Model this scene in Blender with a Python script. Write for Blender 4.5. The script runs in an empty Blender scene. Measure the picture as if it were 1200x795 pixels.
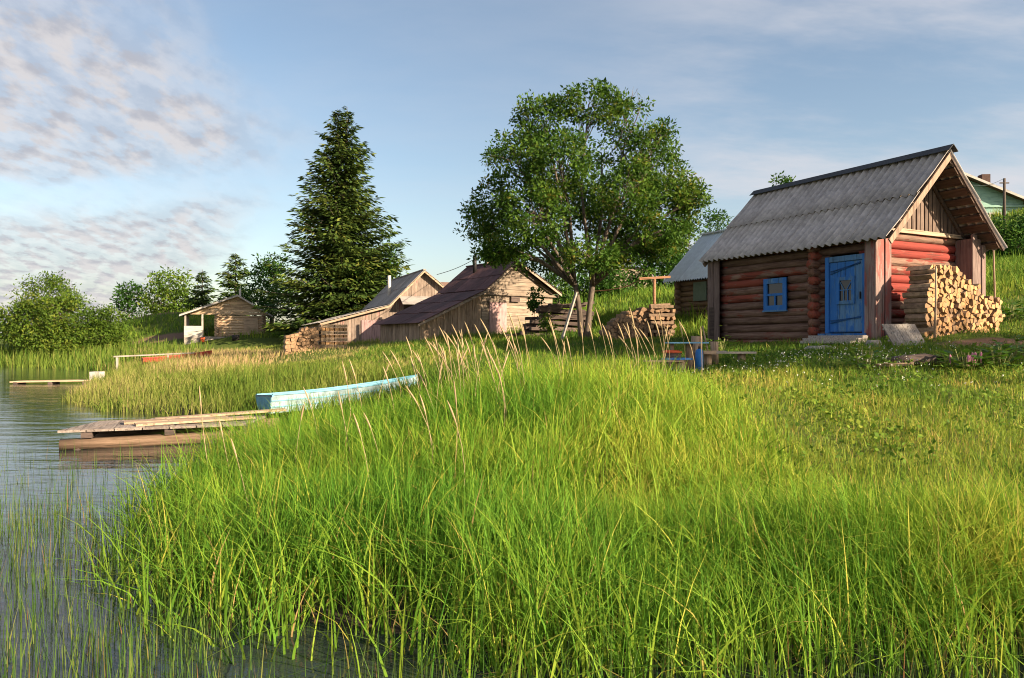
import bpy, math, random
import numpy as np
from mathutils import Vector, Matrix
R = math.radians
SC = bpy.context.scene
COL = SC.collection
rng = np.random.default_rng(11)
random.seed(11)

# ------------------------------------------------------------------ camera
cam = bpy.data.cameras.new("camera")
cam.sensor_width = 36.0
cam.lens = 27.0
cam.shift_y = 0.0021
cam.clip_start = 0.05
cam.clip_end = 3000.0
camo = bpy.data.objects.new("camera", cam)
camo.location = (0, 0, 1.7)
camo.rotation_euler = (R(90), 0, 0)
COL.objects.link(camo)
SC.camera = camo

# ------------------------------------------------------------------ sun, sky, exposure
SUN_AZ = (0.839, -0.545)          # horizontal direction towards the sun
SUN_EL = 23.0
SUN_STRENGTH = 5.0
SKY_STRENGTH = 0.084
SC.view_settings.view_transform = 'Standard'
SC.view_settings.look = 'None'
SC.view_settings.gamma = 1.0
SC.view_settings.use_curve_mapping = False
SC.view_settings.exposure = 1.32
SC.render.engine = 'CYCLES'
SC.cycles.use_denoising = True
SC.cycles.pixel_filter_type = 'BLACKMAN_HARRIS'
SC.cycles.filter_width = 1.05
SC.cycles.max_bounces = 6
SC.cycles.diffuse_bounces = 3
SC.cycles.glossy_bounces = 3
SC.cycles.transmission_bounces = 3
SC.cycles.transparent_max_bounces = 4

sl = bpy.data.lights.new("sun", 'SUN')
sl.energy = SUN_STRENGTH
sl.angle = R(0.55)
sl.color = (1.0, 0.83, 0.60)
slo = bpy.data.objects.new("sun", sl)
ce = math.cos(R(SUN_EL))
to_sun = Vector((SUN_AZ[0] * ce, SUN_AZ[1] * ce, math.sin(R(SUN_EL)))).normalized()
slo.rotation_euler = to_sun.to_track_quat('Z', 'Y').to_euler()
slo.location = (20, -20, 30)
COL.objects.link(slo)


class NT:
    """small helper to write node trees"""
    def __init__(self, tree):
        self.t = tree
        self.n = tree.nodes
        self.l = tree.links

    def add(self, kind, inputs=None, **props):
        nd = self.n.new(kind)
        for k, v in props.items():
            setattr(nd, k, v)
        for k, v in (inputs or {}).items():
            if isinstance(v, bpy.types.NodeSocket):
                self.l.new(v, nd.inputs[k])
            else:
                nd.inputs[k].default_value = v
        return nd

    def math(self, op, a, b=0.0, clamp=False, c=None):
        nd = self.n.new('ShaderNodeMath')
        nd.operation = op
        nd.use_clamp = clamp
        for i, v in enumerate((a, b, c)):
            if v is None:
                continue
            if isinstance(v, bpy.types.NodeSocket):
                self.l.new(v, nd.inputs[i])
            else:
                nd.inputs[i].default_value = v
        return nd.outputs[0]

    def mix(self, fac, a, b, mode='MIX'):
        nd = self.n.new('ShaderNodeMix')
        nd.data_type = 'RGBA'
        nd.blend_type = mode
        for key, v in ((0, fac), (6, a), (7, b)):
            if isinstance(v, bpy.types.NodeSocket):
                self.l.new(v, nd.inputs[key])
            elif key == 0:
                nd.inputs[0].default_value = v
            else:
                nd.inputs[key].default_value = (v[0], v[1], v[2], 1)
        return nd.outputs[2]

    def step(self, v, lo, hi):
        nd = self.n.new('ShaderNodeMapRange')
        nd.interpolation_type = 'SMOOTHSTEP'
        if isinstance(v, bpy.types.NodeSocket):
            self.l.new(v, nd.inputs[0])
        nd.inputs[1].default_value = lo
        nd.inputs[2].default_value = hi
        return nd.outputs[0]

    def noise(self, vec, scale, detail=4, rough=0.55):
        nd = self.n.new('ShaderNodeTexNoise')
        if vec is not None:
            self.l.new(vec, nd.inputs['Vector'])
        nd.inputs['Scale'].default_value = scale
        nd.inputs['Detail'].default_value = detail
        nd.inputs['Roughness'].default_value = rough
        return nd.outputs[0]


world = bpy.data.worlds.new("World")
SC.world = world
world.use_nodes = True
W = NT(world.node_tree)
W.n.clear()
sky = W.add('ShaderNodeTexSky', sky_type='NISHITA')
sky.sun_disc = False
sky.sun_elevation = R(SUN_EL)
sky.sun_rotation = math.atan2(SUN_AZ[0], SUN_AZ[1])
sky.altitude = 100
sky.air_density = 1.0
sky.dust_density = 1.6
sky.ozone_density = 1.3
tc = W.add('ShaderNodeTexCoord')
sep = W.add('ShaderNodeSeparateXYZ', {0: tc.outputs['Generated']})
zc = W.math('ADD', W.math('MAXIMUM', sep.outputs[2], 0.0), 0.22)
px = W.math('DIVIDE', sep.outputs[0], zc)
py = W.math('DIVIDE', sep.outputs[1], zc)
pv = W.add('ShaderNodeCombineXYZ', {0: px, 1: py, 2: 0.0}).outputs[0]
# altocumulus bank whose right edge runs away from the viewer
edge = W.math('SUBTRACT', -0.58, W.math('MULTIPLY', W.math('MAXIMUM', W.math('SUBTRACT', py, 2.2), 0.0), 0.75))
big = W.noise(pv, 1.3, 3)
off = W.math('MULTIPLY', W.math('SUBTRACT', big, 0.5), 1.0)
bank = W.math('SUBTRACT', W.math('ADD', edge, off), px)
bankm = W.step(bank, -0.10, 0.32)
pst_ = W.add('ShaderNodeMapping', {'Vector': pv, 'Rotation': (0, 0, R(30)), 'Scale': (1.0, 0.62, 1)}).outputs[0]
puff = W.noise(pst_, 13.0, 5, 0.55)
ga = W.math('DIVIDE', W.math('SUBTRACT', py, W.math('ADD', 2.22, W.math('MULTIPLY', W.math('SUBTRACT', big, 0.5), 0.5))), 0.13)
ga = W.math('MULTIPLY', ga, ga)
gap = W.math('SUBTRACT', 1.0, W.math('DIVIDE', 0.8, W.math('ADD', 1.0, W.math('MULTIPLY', ga, ga))))
bankm = W.math('MULTIPLY', bankm, gap)
cover = W.math('MULTIPLY', W.step(puff, 0.28, 0.60), bankm)
veil = W.math('MULTIPLY', bankm, 0.62)
cfac = W.math('MULTIPLY', W.math('MAXIMUM', cover, veil), 0.93)
lit = W.noise(W.add('ShaderNodeVectorMath', {0: pst_, 1: (0.03, -0.02, 0)}, operation='ADD').outputs[0], 13.0, 5, 0.55)
ccol = W.mix(W.step(lit, 0.36, 0.62), (2.4, 2.4, 2.65), (3.55, 3.38, 3.4))
# thin cirrus
cm = W.add('ShaderNodeMapping', {'Vector': pv, 'Rotation': (0, 0, R(-22)), 'Scale': (0.7, 1.5, 1)}).outputs[0]
cirm = W.math('ADD', W.math('MULTIPLY', W.step(px, 0.0, 0.75), 0.85), 0.15)
cir = W.math('MULTIPLY', W.math('MULTIPLY', W.step(W.noise(cm, 1.6, 6, 0.6), 0.34, 0.72), 0.9), cirm)
blue = W.mix(1.0, sky.outputs[0], (1.0, 0.94, 0.87), 'MULTIPLY')
c1 = W.mix(cir, blue, (3.6, 3.55, 3.75))
c2 = W.mix(cfac, c1, ccol)
bg = W.add('ShaderNodeBackground', {'Color': c2, 'Strength': SKY_STRENGTH})
wo = W.add('ShaderNodeOutputWorld', {0: bg.outputs[0]})

# ------------------------------------------------------------------ materials
MATS = {}


def new_mat(name):
    m = bpy.data.materials.new(name)
    m.use_nodes = True
    t = NT(m.node_tree)
    t.n.clear()
    out = t.n.new('ShaderNodeOutputMaterial')
    MATS[name] = m
    return m, t, out


def objvec(t, spread=53.0):
    tcn = t.add('ShaderNodeTexCoord')
    oi = t.add('ShaderNodeObjectInfo')
    rv = t.math('MULTIPLY', oi.outputs['Random'], spread)
    v = t.add('ShaderNodeVectorMath', {0: tcn.outputs['Object'], 1: t.add('ShaderNodeCombineXYZ', {0: rv, 1: rv, 2: rv}).outputs[0]}, operation='ADD')
    return v.outputs[0], oi.outputs['Random'], tcn.outputs['Object']


def wood(name, ca, cb, axis, paint=None, cover=0.5, var=0.5, rough=0.85, spec=0.2):
    """grained wood; the grain runs along one object axis; paint peels off it"""
    m, t, out = new_mat(name)
    vec, rnd, _ = objvec(t)
    sc = [9.0, 9.0, 9.0]
    sc[axis] = 0.7
    mv = t.add('ShaderNodeMapping', {'Vector': vec, 'Scale': sc}).outputs[0]
    g = t.noise(mv, 3.0, 6, 0.65)
    col = t.mix(t.step(g, 0.3, 0.7), ca, cb)
    st = t.noise(vec, 2.2, 3)
    col = t.mix(t.math('MULTIPLY', t.step(st, 0.5, 0.75), 0.45), col, (ca[0] * 0.5, ca[1] * 0.5, ca[2] * 0.55))
    if paint:
        sc2 = [3.0, 3.0, 3.0]
        sc2[axis] = 0.8
        pvec = t.add('ShaderNodeMapping', {'Vector': vec, 'Scale': sc2}).outputs[0]
        pm = t.noise(pvec, 2.0, 6, 0.7)
        pm = t.math('ADD', pm, t.math('MULTIPLY', t.math('SUBTRACT', rnd, 0.5), 0.34))
        pc = t.mix(t.noise(mv, 1.5, 3), paint, (paint[0] * 0.75, paint[1] * 0.72, paint[2] * 0.72))
        col = t.mix(t.step(pm, 0.93 - cover, 1.05 - cover), col, pc)
    sc3 = [26.0, 26.0, 26.0]
    sc3[axis] = 0.9
    crv = t.add('ShaderNodeMapping', {'Vector': vec, 'Scale': sc3}).outputs[0]
    crk = t.step(t.noise(crv, 1.0, 2, 0.5), 0.60, 0.68)
    col = t.mix(t.math('MULTIPLY', crk, 0.6), col, (ca[0] * 0.3, ca[1] * 0.3, ca[2] * 0.3))
    g = t.math('SUBTRACT', g, t.math('MULTIPLY', crk, 0.5))
    val = t.math('ADD', t.math('MULTIPLY', rnd, var), 1.0 - var * 0.5)
    hs = t.add('ShaderNodeHueSaturation', {'Color': col, 'Value': val})
    bs = t.add('ShaderNodeBsdfPrincipled', {'Base Color': hs.outputs[0], 'Roughness': rough})
    bs.inputs['Specular IOR Level'].default_value = spec
    bp = t.add('ShaderNodeBump', {'Height': g, 'Strength': 0.5, 'Distance': 0.02})
    t.l.new(bp.outputs[0], bs.inputs['Normal'])
    t.l.new(bs.outputs[0], out.inputs[0])
    return m


def foliage(name, cols, trans=0.35, rough=0.6, spec=0.25):
    """leaf or blade: tint attribute picks a colour along the ramp"""
    m, t, out = new_mat(name)
    at = t.add('ShaderNodeAttribute', attribute_name='tint')
    rp = t.add('ShaderNodeValToRGB', {0: at.outputs['Fac']})
    cr = rp.color_ramp
    n = len(cols)
    while len(cr.elements) < n:
        cr.elements.new(0.5)
    for i, (p, c) in enumerate(cols):
        cr.elements[i].position = p
        cr.elements[i].color = (c[0], c[1], c[2], 1)
    oi = t.add('ShaderNodeObjectInfo')
    hs = t.add('ShaderNodeHueSaturation', {'Color': rp.outputs[0], 'Value': t.math('ADD', t.math('MULTIPLY', oi.outputs['Random'], 0.16), 0.92)})
    bs = t.add('ShaderNodeBsdfPrincipled', {'Base Color': hs.outputs[0], 'Roughness': rough})
    bs.inputs['Specular IOR Level'].default_value = spec
    tr = t.add('ShaderNodeBsdfTranslucent', {'Color': hs.outputs[0]})
    mx = t.add('ShaderNodeMixShader', {0: trans, 1: bs.outputs[0], 2: tr.outputs[0]})
    t.l.new(mx.outputs[0], out.inputs[0])
    return m


def plain(name, col, rough=0.7, metal=0.0, var=0.3, bump=0.0, nscale=6.0, dark=0.7, spec=0.3):
    m, t, out = new_mat(name)
    vec, rnd, _ = objvec(t)
    n = t.noise(vec, nscale, 6, 0.65)
    c = t.mix(t.step(n, 0.3, 0.7), (col[0] * dark, col[1] * dark, col[2] * dark), col)
    val = t.math('ADD', t.math('MULTIPLY', rnd, var), 1.0 - var * 0.5)
    hs = t.add('ShaderNodeHueSaturation', {'Color': c, 'Value': val})
    bs = t.add('ShaderNodeBsdfPrincipled', {'Base Color': hs.outputs[0], 'Roughness': rough, 'Metallic': metal})
    bs.inputs['Specular IOR Level'].default_value = spec
    if bump:
        bp = t.add('ShaderNodeBump', {'Height': n, 'Strength': bump, 'Distance': 0.03})
        t.l.new(bp.outputs[0], bs.inputs['Normal'])
    t.l.new(bs.outputs[0], out.inputs[0])
    return m


X, Y, Z = 0, 1, 2
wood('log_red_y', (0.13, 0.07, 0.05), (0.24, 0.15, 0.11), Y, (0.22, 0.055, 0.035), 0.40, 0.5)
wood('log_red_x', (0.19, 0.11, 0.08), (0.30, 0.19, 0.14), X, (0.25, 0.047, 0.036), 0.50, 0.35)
wood('log_end_red', (0.14, 0.07, 0.045), (0.24, 0.13, 0.09), X, (0.26, 0.065, 0.04), 0.42, 0.5)
wood('plank_red', (0.17, 0.115, 0.10), (0.28, 0.20, 0.175), Z, (0.28, 0.10, 0.085), 0.36, 0.5)
wood('gable_board', (0.11, 0.075, 0.06), (0.23, 0.165, 0.13), Z, None, 0, 0.5)
wood('trim_pale', (0.34, 0.25, 0.17), (0.46, 0.35, 0.25), X, None, 0, 0.2)
wood('barge_pale', (0.26, 0.175, 0.125), (0.38, 0.27, 0.20), Z, None, 0, 0.2)
wood('purlin', (0.075, 0.048, 0.037), (0.15, 0.098, 0.072), Y, None, 0, 0.5)
wood('blue_paint', (0.10, 0.20, 0.34), (0.11, 0.25, 0.46), Z, (0.035, 0.17, 0.50), 0.54, 0.22, 0.65)
wood('blue_dark', (0.02, 0.07, 0.18), (0.03, 0.10, 0.28), X, None, 0, 0.2)
wood('grey_board_z', (0.26, 0.22, 0.19), (0.42, 0.37, 0.32), Z, None, 0, 0.4)
wood('grey_board_x', (0.26, 0.22, 0.19), (0.42, 0.37, 0.32), X, None, 0, 0.4)
wood('barn_board_z', (0.24, 0.16, 0.11), (0.42, 0.31, 0.22), Z, None, 0, 0.55)
wood('barn_board_x', (0.23, 0.17, 0.125), (0.40, 0.315, 0.24), X, None, 0, 0.45)
wood('barn_board_y', (0.22, 0.16, 0.12), (0.36, 0.27, 0.2), Y, None, 0, 0.5)
wood('barn_pink_z', (0.21, 0.15, 0.115), (0.36, 0.275, 0.22), Z, (0.30, 0.15, 0.13), 0.32, 0.4)
wood('door_pink', (0.34, 0.20, 0.19), (0.50, 0.33, 0.31), Z, None, 0, 0.3)
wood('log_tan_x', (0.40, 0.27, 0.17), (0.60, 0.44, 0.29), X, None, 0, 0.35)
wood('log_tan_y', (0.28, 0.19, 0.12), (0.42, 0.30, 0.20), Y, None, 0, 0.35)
wood('log_brown_x', (0.16, 0.09, 0.055), (0.28, 0.18, 0.11), X, None, 0, 0.4)
wood('log_brown_y', (0.14, 0.085, 0.05), (0.24, 0.16, 0.10), Y, None, 0, 0.4)
wood('dock_board', (0.20, 0.155, 0.13), (0.33, 0.27, 0.23), Y, None, 0, 0.3)
wood('dock_log', (0.13, 0.08, 0.05), (0.27, 0.175, 0.115), X, None, 0, 0.25)
wood('fresh_board', (0.34, 0.23, 0.15), (0.50, 0.36, 0.25), X, None, 0, 0.25)
wood('dark_timber', (0.07, 0.05, 0.045), (0.16, 0.115, 0.095), X, None, 0, 0.6)
wood('roof_board', (0.25, 0.22, 0.20), (0.38, 0.34, 0.31), X, None, 0, 0.35)
wood('pole_wood', (0.30, 0.20, 0.13), (0.45, 0.32, 0.21), Z, None, 0, 0.3)
wood('rust_wood', (0.22, 0.11, 0.06), (0.34, 0.18, 0.10), X, None, 0, 0.3)
wood('bark', (0.08, 0.06, 0.045), (0.20, 0.155, 0.12), Z, None, 0, 0.2)
wood('bark_dark', (0.06, 0.045, 0.035), (0.13, 0.10, 0.08), Z, None, 0, 0.2)
wood('mint', (0.25, 0.40, 0.33), (0.32, 0.48, 0.40), X, None, 0, 0.12, 0.7)
wood('white_wood', (0.40, 0.36, 0.32), (0.56, 0.51, 0.46), X, None, 0, 0.1, 0.7)
wood('stump', (0.26, 0.18, 0.12), (0.42, 0.30, 0.20), Z, None, 0, 0.3)
plain('split_end', (0.54, 0.30, 0.135), 0.85, 0, 0.55, 0.5, 14, 0.68)
plain('split_side', (0.42, 0.29, 0.18), 0.9, 0, 0.7, 0.4, 10, 0.5)
plain('brown_end', (0.36, 0.22, 0.125), 0.9, 0, 0.5, 0.3, 12, 0.6)
plain('brown_side', (0.30, 0.20, 0.13), 0.9, 0, 0.6, 0.4, 10, 0.5)
plain('roof_slate', (0.53, 0.475, 0.44), 0.9, 0, 0.22, 0.25, 5, 0.66)
plain('ridge_dark', (0.06, 0.06, 0.065), 0.7, 0, 0.1, 0.2, 8)
plain('roof_maroon', (0.125, 0.058, 0.052), 0.75, 0.0, 0.6, 0.4, 3.5, 0.55)
plain('roof_zinc', (0.76, 0.80, 0.84), 0.5, 0.0, 0.15, 0.1, 4, 0.85)
plain('roof_brown', (0.18, 0.11, 0.085), 0.85, 0, 0.3, 0.2, 5)
plain('roof_blue', (0.20, 0.24, 0.33), 0.7, 0, 0.1, 0.1, 5)
plain('stone', (0.36, 0.32, 0.28), 0.9, 0, 0.4, 0.5, 5, 0.6)
plain('stub_white', (0.62, 0.57, 0.50), 0.8, 0, 0.1, 0.2, 6, 0.7)
plain('iron_black', (0.035, 0.03, 0.03), 0.6, 0.2, 0.1, 0.1)
plain('brick_dark', (0.10, 0.06, 0.05), 0.9, 0, 0.1, 0.2)
plain('boat_blue', (0.18, 0.43, 0.55), 0.6, 0, 0.0, 0.15, 5, 0.72)
plain('boat_inside', (0.20, 0.47, 0.60), 0.6, 0, 0.0, 0.15, 6, 0.65)
plain('boat_white', (0.43, 0.57, 0.61), 0.65, 0, 0.0, 0.2, 5, 0.55)
plain('boat_red', (0.42, 0.06, 0.04), 0.55, 0, 0.0, 0.1, 4, 0.8)
plain('red_paint', (0.70, 0.12, 0.04), 0.5, 0, 0.0, 0.0)
plain('blue_metal', (0.02, 0.15, 0.42), 0.4, 0.0, 0.0, 0.0, 8, 0.9)
plain('pale_blue', (0.20, 0.42, 0.60), 0.6, 0.0, 0.1, 0.0, 8, 0.8)
plain('petal_white', (0.72, 0.70, 0.62), 0.7, 0, 0.0, 0.0, 8, 0.9)
plain('petal_pink', (0.62, 0.22, 0.36), 0.7, 0, 0.0, 0.0, 8, 0.9)
plain('curtain', (0.16, 0.21, 0.16), 0.85, 0, 0.1, 0.0, 8, 0.8)
plain('straw', (0.40, 0.29, 0.16), 0.85, 0, 0.2, 0.0, 40, 0.8)
plain('stalk_green', (0.26, 0.26, 0.09), 0.8, 0, 0.2, 0.0, 40, 0.8)

m, t, out = new_mat('glass_dark')
bs = t.add('ShaderNodeBsdfPrincipled', {'Base Color': (0.015, 0.017, 0.02, 1), 'Roughness': 0.06})
bs.inputs['Specular IOR Level'].default_value = 0.6
t.l.new(bs.outputs[0], out.inputs[0])

# water: dark lake water with small ripples
m, t, out = new_mat('lake_water')
tcn = t.add('ShaderNodeTexCoord')
mp = t.add('ShaderNodeMapping', {'Vector': tcn.outputs['Object'], 'Scale': (0.55, 1.7, 1), 'Rotation': (0, 0, R(-14))}).outputs[0]
w1 = t.noise(mp, 3.0, 4, 0.55)
w2 = t.noise(mp, 0.9, 2, 0.5)
hh = t.math('ADD', t.math('MULTIPLY', w1, 0.4), w2)
bp = t.add('ShaderNodeBump', {'Height': hh, 'Strength': 0.20, 'Distance': 0.10})
bs = t.add('ShaderNodeBsdfPrincipled', {'Base Color': (0.022, 0.028, 0.030, 1), 'Roughness': 0.05, 'IOR': 1.33, 'Normal': bp.outputs[0]})
bs.inputs['Specular IOR Level'].default_value = 0.75
t.l.new(bs.outputs[0], out.inputs[0])

# ground: grassy soil with bare patches
SOIL = [(9.45, 15.35, 1.15, 0.42), (-25.6, 57.5, 3.0, 1.5), (-31, 66, 5, 1.4)]
m, t, out = new_mat('ground_soil')
tcn = t.add('ShaderNodeTexCoord')
ob = tcn.outputs['Object']
n1 = t.noise(ob, 0.35, 5, 0.6)
n2 = t.noise(ob, 7.0, 5, 0.7)
green = t.mix(n1, (0.055, 0.10, 0.016), (0.12, 0.15, 0.025))
green = t.mix(t.step(n2, 0.45, 0.75), green, (0.12, 0.11, 0.04))
s3 = t.add('ShaderNodeSeparateXYZ', {0: ob})
soilf = None
for (sx, sy, ra, rb) in SOIL:
    a = t.math('DIVIDE', t.math('SUBTRACT', s3.outputs[0], sx), ra)
    b = t.math('DIVIDE', t.math('SUBTRACT', s3.outputs[1], sy), rb)
    q = t.math('ADD', t.math('MULTIPLY', a, a), t.math('MULTIPLY', b, b))
    q = t.math('ADD', q, t.math('MULTIPLY', n2, 0.8))
    f = t.math('SUBTRACT', 1.0, t.step(q, 0.75, 1.5))
    soilf = f if soilf is None else t.math('MAXIMUM', soilf, f)
col = t.mix(soilf, green, (0.22, 0.13, 0.085))
mud = t.math('SUBTRACT', 1.0, t.step(s3.outputs[2], 0.02, 0.3))
col = t.mix(mud, col, (0.05, 0.042, 0.03))
bp = t.add('ShaderNodeBump', {'Height': n2, 'Strength': 0.6, 'Distance': 0.06})
bs = t.add('ShaderNodeBsdfPrincipled', {'Base Color': col, 'Roughness': 0.95, 'Normal': bp.outputs[0]})
bs.inputs['Specular IOR Level'].default_value = 0.1
t.l.new(bs.outputs[0], out.inputs[0])

foliage('sedge', [(0.0, (0.058, 0.165, 0.016)), (0.4, (0.142, 0.285, 0.026)), (0.72, (0.295, 0.395, 0.040)), (0.93, (0.52, 0.46, 0.08)), (1.0, (0.48, 0.31, 0.13))], 0.38, 0.65, 0.10)
foliage('lawn', [(0.0, (0.060, 0.130, 0.018)), (0.4, (0.150, 0.25, 0.028)), (0.75, (0.33, 0.36, 0.050)), (1.0, (0.46, 0.30, 0.10))], 0.32, 0.65, 0.10)
foliage('rush', [(0.0, (0.035, 0.085, 0.018)), (0.5, (0.085, 0.155, 0.028)), (0.8, (0.18, 0.20, 0.05)), (1.0, (0.26, 0.13, 0.05))], 0.25, 0.75, 0.08)
foliage('meadow', [(0.0, (0.06, 0.13, 0.02)), (0.4, (0.15, 0.21, 0.03)), (0.7, (0.30, 0.29, 0.08)), (1.0, (0.50, 0.35, 0.18))], 0.35, 0.75, 0.08)
foliage('rowan_leaf', [(0.0, (0.028, 0.068, 0.010)), (0.5, (0.065, 0.132, 0.016)), (0.85, (0.125, 0.19, 0.025)), (1.0, (0.20, 0.18, 0.03))], 0.36, 0.5, 0.10)
foliage('spruce_needle', [(0.0, (0.032, 0.064, 0.018)), (0.5, (0.075, 0.122, 0.024)), (0.85, (0.14, 0.17, 0.03)), (1.0, (0.19, 0.20, 0.04))], 0.18, 0.6, 0.10)
foliage('willow_leaf', [(0.0, (0.05, 0.10, 0.014)), (0.5, (0.11, 0.18, 0.022)), (1.0, (0.22, 0.25, 0.035))], 0.35, 0.5, 0.10)
foliage('alder_leaf', [(0.0, (0.022, 0.065, 0.012)), (0.5, (0.05, 0.12, 0.016)), (1.0, (0.11, 0.17, 0.026))], 0.30, 0.5, 0.10)
foliage('broad_leaf', [(0.0, (0.05, 0.13, 0.012)), (1.0, (0.15, 0.26, 0.022))], 0.35, 0.5, 0.3)
MT = MATS

# ------------------------------------------------------------------ mesh helpers


def tag(o, label=None, cat=None, group=None, kind=None):
    if label:
        o['label'] = label
    if cat:
        o['category'] = cat
    if group:
        o['group'] = group
    if kind:
        o['kind'] = kind
    return o


def thing(name, label, cat, loc=(0, 0, 0), rz=0.0, group=None):
    o = bpy.data.objects.new(name, None)
    o.empty_display_size = 0.2
    o.location = loc
    o.rotation_euler = (0, 0, rz)
    COL.objects.link(o)
    return tag(o, label, cat, group)


def link(name, me, parent=None):
    o = bpy.data.objects.new(name, me)
    if parent is not None:
        o.parent = parent
    COL.objects.link(o)
    return o


class MB:
    def __init__(self):
        self.v = []
        self.f = []
        self.mi = []

    def hexa(self, p, mi=0):
        """eight points: bottom ring then top ring"""
        b = len(self.v)
        self.v += [tuple(q) for q in p]
        for f in ((0, 3, 2, 1), (4, 5, 6, 7), (0, 1, 5, 4), (1, 2, 6, 5), (2, 3, 7, 6), (3, 0, 4, 7)):
            self.f.append(tuple(b + i for i in f))
            self.mi.append(mi)
        return self

    def box(self, x0, x1, y0, y1, z0, z1, mi=0):
        return self.hexa([(x0, y0, z0), (x1, y0, z0), (x1, y1, z0), (x0, y1, z0),
                          (x0, y0, z1), (x1, y0, z1), (x1, y1, z1), (x0, y1, z1)], mi)

    def slab(self, a, b, c, d, t, mi=0):
        """plate: quad a b c d thickened by t against its normal"""
        a, b, c, d = Vector(a), Vector(b), Vector(c), Vector(d)
        n = (b - a).cross(d - a).normalized() * t
        return self.hexa([a - n, b - n, c - n, d - n, a, b, c, d], mi)

    def bar(self, p, q, w, h, up=(0, 0, 1), mi=0):
        """rectangular bar from p to q"""
        p, q = Vector(p), Vector(q)
        d = (q - p).normalized()
        s = d.cross(Vector(up))
        if s.length < 1e-4:
            s = d.cross(Vector((1, 0, 0)))
        s.normalize()
        u = s.cross(d).normalized()
        s *= w / 2
        u *= h / 2
        return self.hexa([p - s - u, p + s - u, q + s - u, q - s - u, p - s + u, p + s + u, q + s + u, q - s + u], mi)

    def tube(self, pts, rad, n=8, cap=True, mi=0, jit=0.0):
        pts = [Vector(p) for p in pts]
        b = len(self.v)
        k = len(pts)
        prev = None
        for i, p in enumerate(pts):
            d = (pts[min(i + 1, k - 1)] - pts[max(i - 1, 0)]).normalized()
            if prev is None:
                s = d.cross(Vector((0.13, 0.21, 1)))
                if s.length < 1e-3:
                    s = d.cross(Vector((1, 0, 0)))
            else:
                s = prev - d * prev.dot(d)
            s.normalize()
            prev = s
            u = d.cross(s)
            r = rad[i] if hasattr(rad, '__len__') else rad
            for j in range(n):
                a = 2 * math.pi * j / n
                rr = r * (1 + random.uniform(-jit, jit))
                self.v.append(tuple(p + s * math.cos(a) * rr + u * math.sin(a) * rr))
        for i in range(k - 1):
            for j in range(n):
                j2 = (j + 1) % n
                self.f.append((b + i * n + j, b + i * n + j2, b + (i + 1) * n + j2, b + (i + 1) * n + j))
                self.mi.append(mi)
        if cap:
            self.f.append(tuple(b + j for j in range(n - 1, -1, -1)))
            self.f.append(tuple(b + (k - 1) * n + j for j in range(n)))
            self.mi += [mi, mi]
        return self

    def prism(self, poly, axis_vec, o=(0, 0, 0), mi_end=0, mi_side=0):
        """poly: 3d points; extruded along axis_vec"""
        b = len(self.v)
        n = len(poly)
        av = Vector(axis_vec)
        for p in poly:
            self.v.append(tuple(Vector(p)))
        for p in poly:
            self.v.append(tuple(Vector(p) + av))
        self.f.append(tuple(range(b, b + n)))
        self.f.append(tuple(b + n + i for i in range(n - 1, -1, -1)))
        self.mi += [mi_end, mi_end]
        for i in range(n):
            j = (i + 1) % n
            self.f.append((b + i, b + n + i, b + n + j, b + j))
            self.mi.append(mi_side)
        return self

    def build(self, name, mats, parent=None, smooth=False):
        me = bpy.data.meshes.new(name)
        me.from_pydata(self.v, [], self.f)
        if not isinstance(mats, (list, tuple)):
            mats = [mats]
        for mm in mats:
            me.materials.append(MT[mm] if isinstance(mm, str) else mm)
        if len(mats) > 1:
            me.polygons.foreach_set('material_index', self.mi)
        if smooth:
            me.polygons.foreach_set('use_smooth', [True] * len(me.polygons))
        me.update()
        return link(name, me, parent)


def np_quads(name, verts, mat, tint=None, tint_name='tint', smooth=False):
    """verts (N,4,3): N loose quads"""
    n = len(verts)
    me = bpy.data.meshes.new(name)
    me.vertices.add(n * 4)
    me.vertices.foreach_set('co', np.ascontiguousarray(verts, dtype=np.float32).ravel())
    me.loops.add(n * 4)
    me.loops.foreach_set('vertex_index', np.arange(n * 4, dtype=np.int32))
    me.polygons.add(n)
    me.polygons.foreach_set('loop_start', np.arange(0, n * 4, 4, dtype=np.int32))
    if tint is not None:
        a = me.attributes.new(tint_name, 'FLOAT', 'POINT')
        a.data.foreach_set('value', np.repeat(np.asarray(tint, dtype=np.float32), 4))
    me.materials.append(MT[mat])
    me.update(calc_edges=True)
    return me


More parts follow.
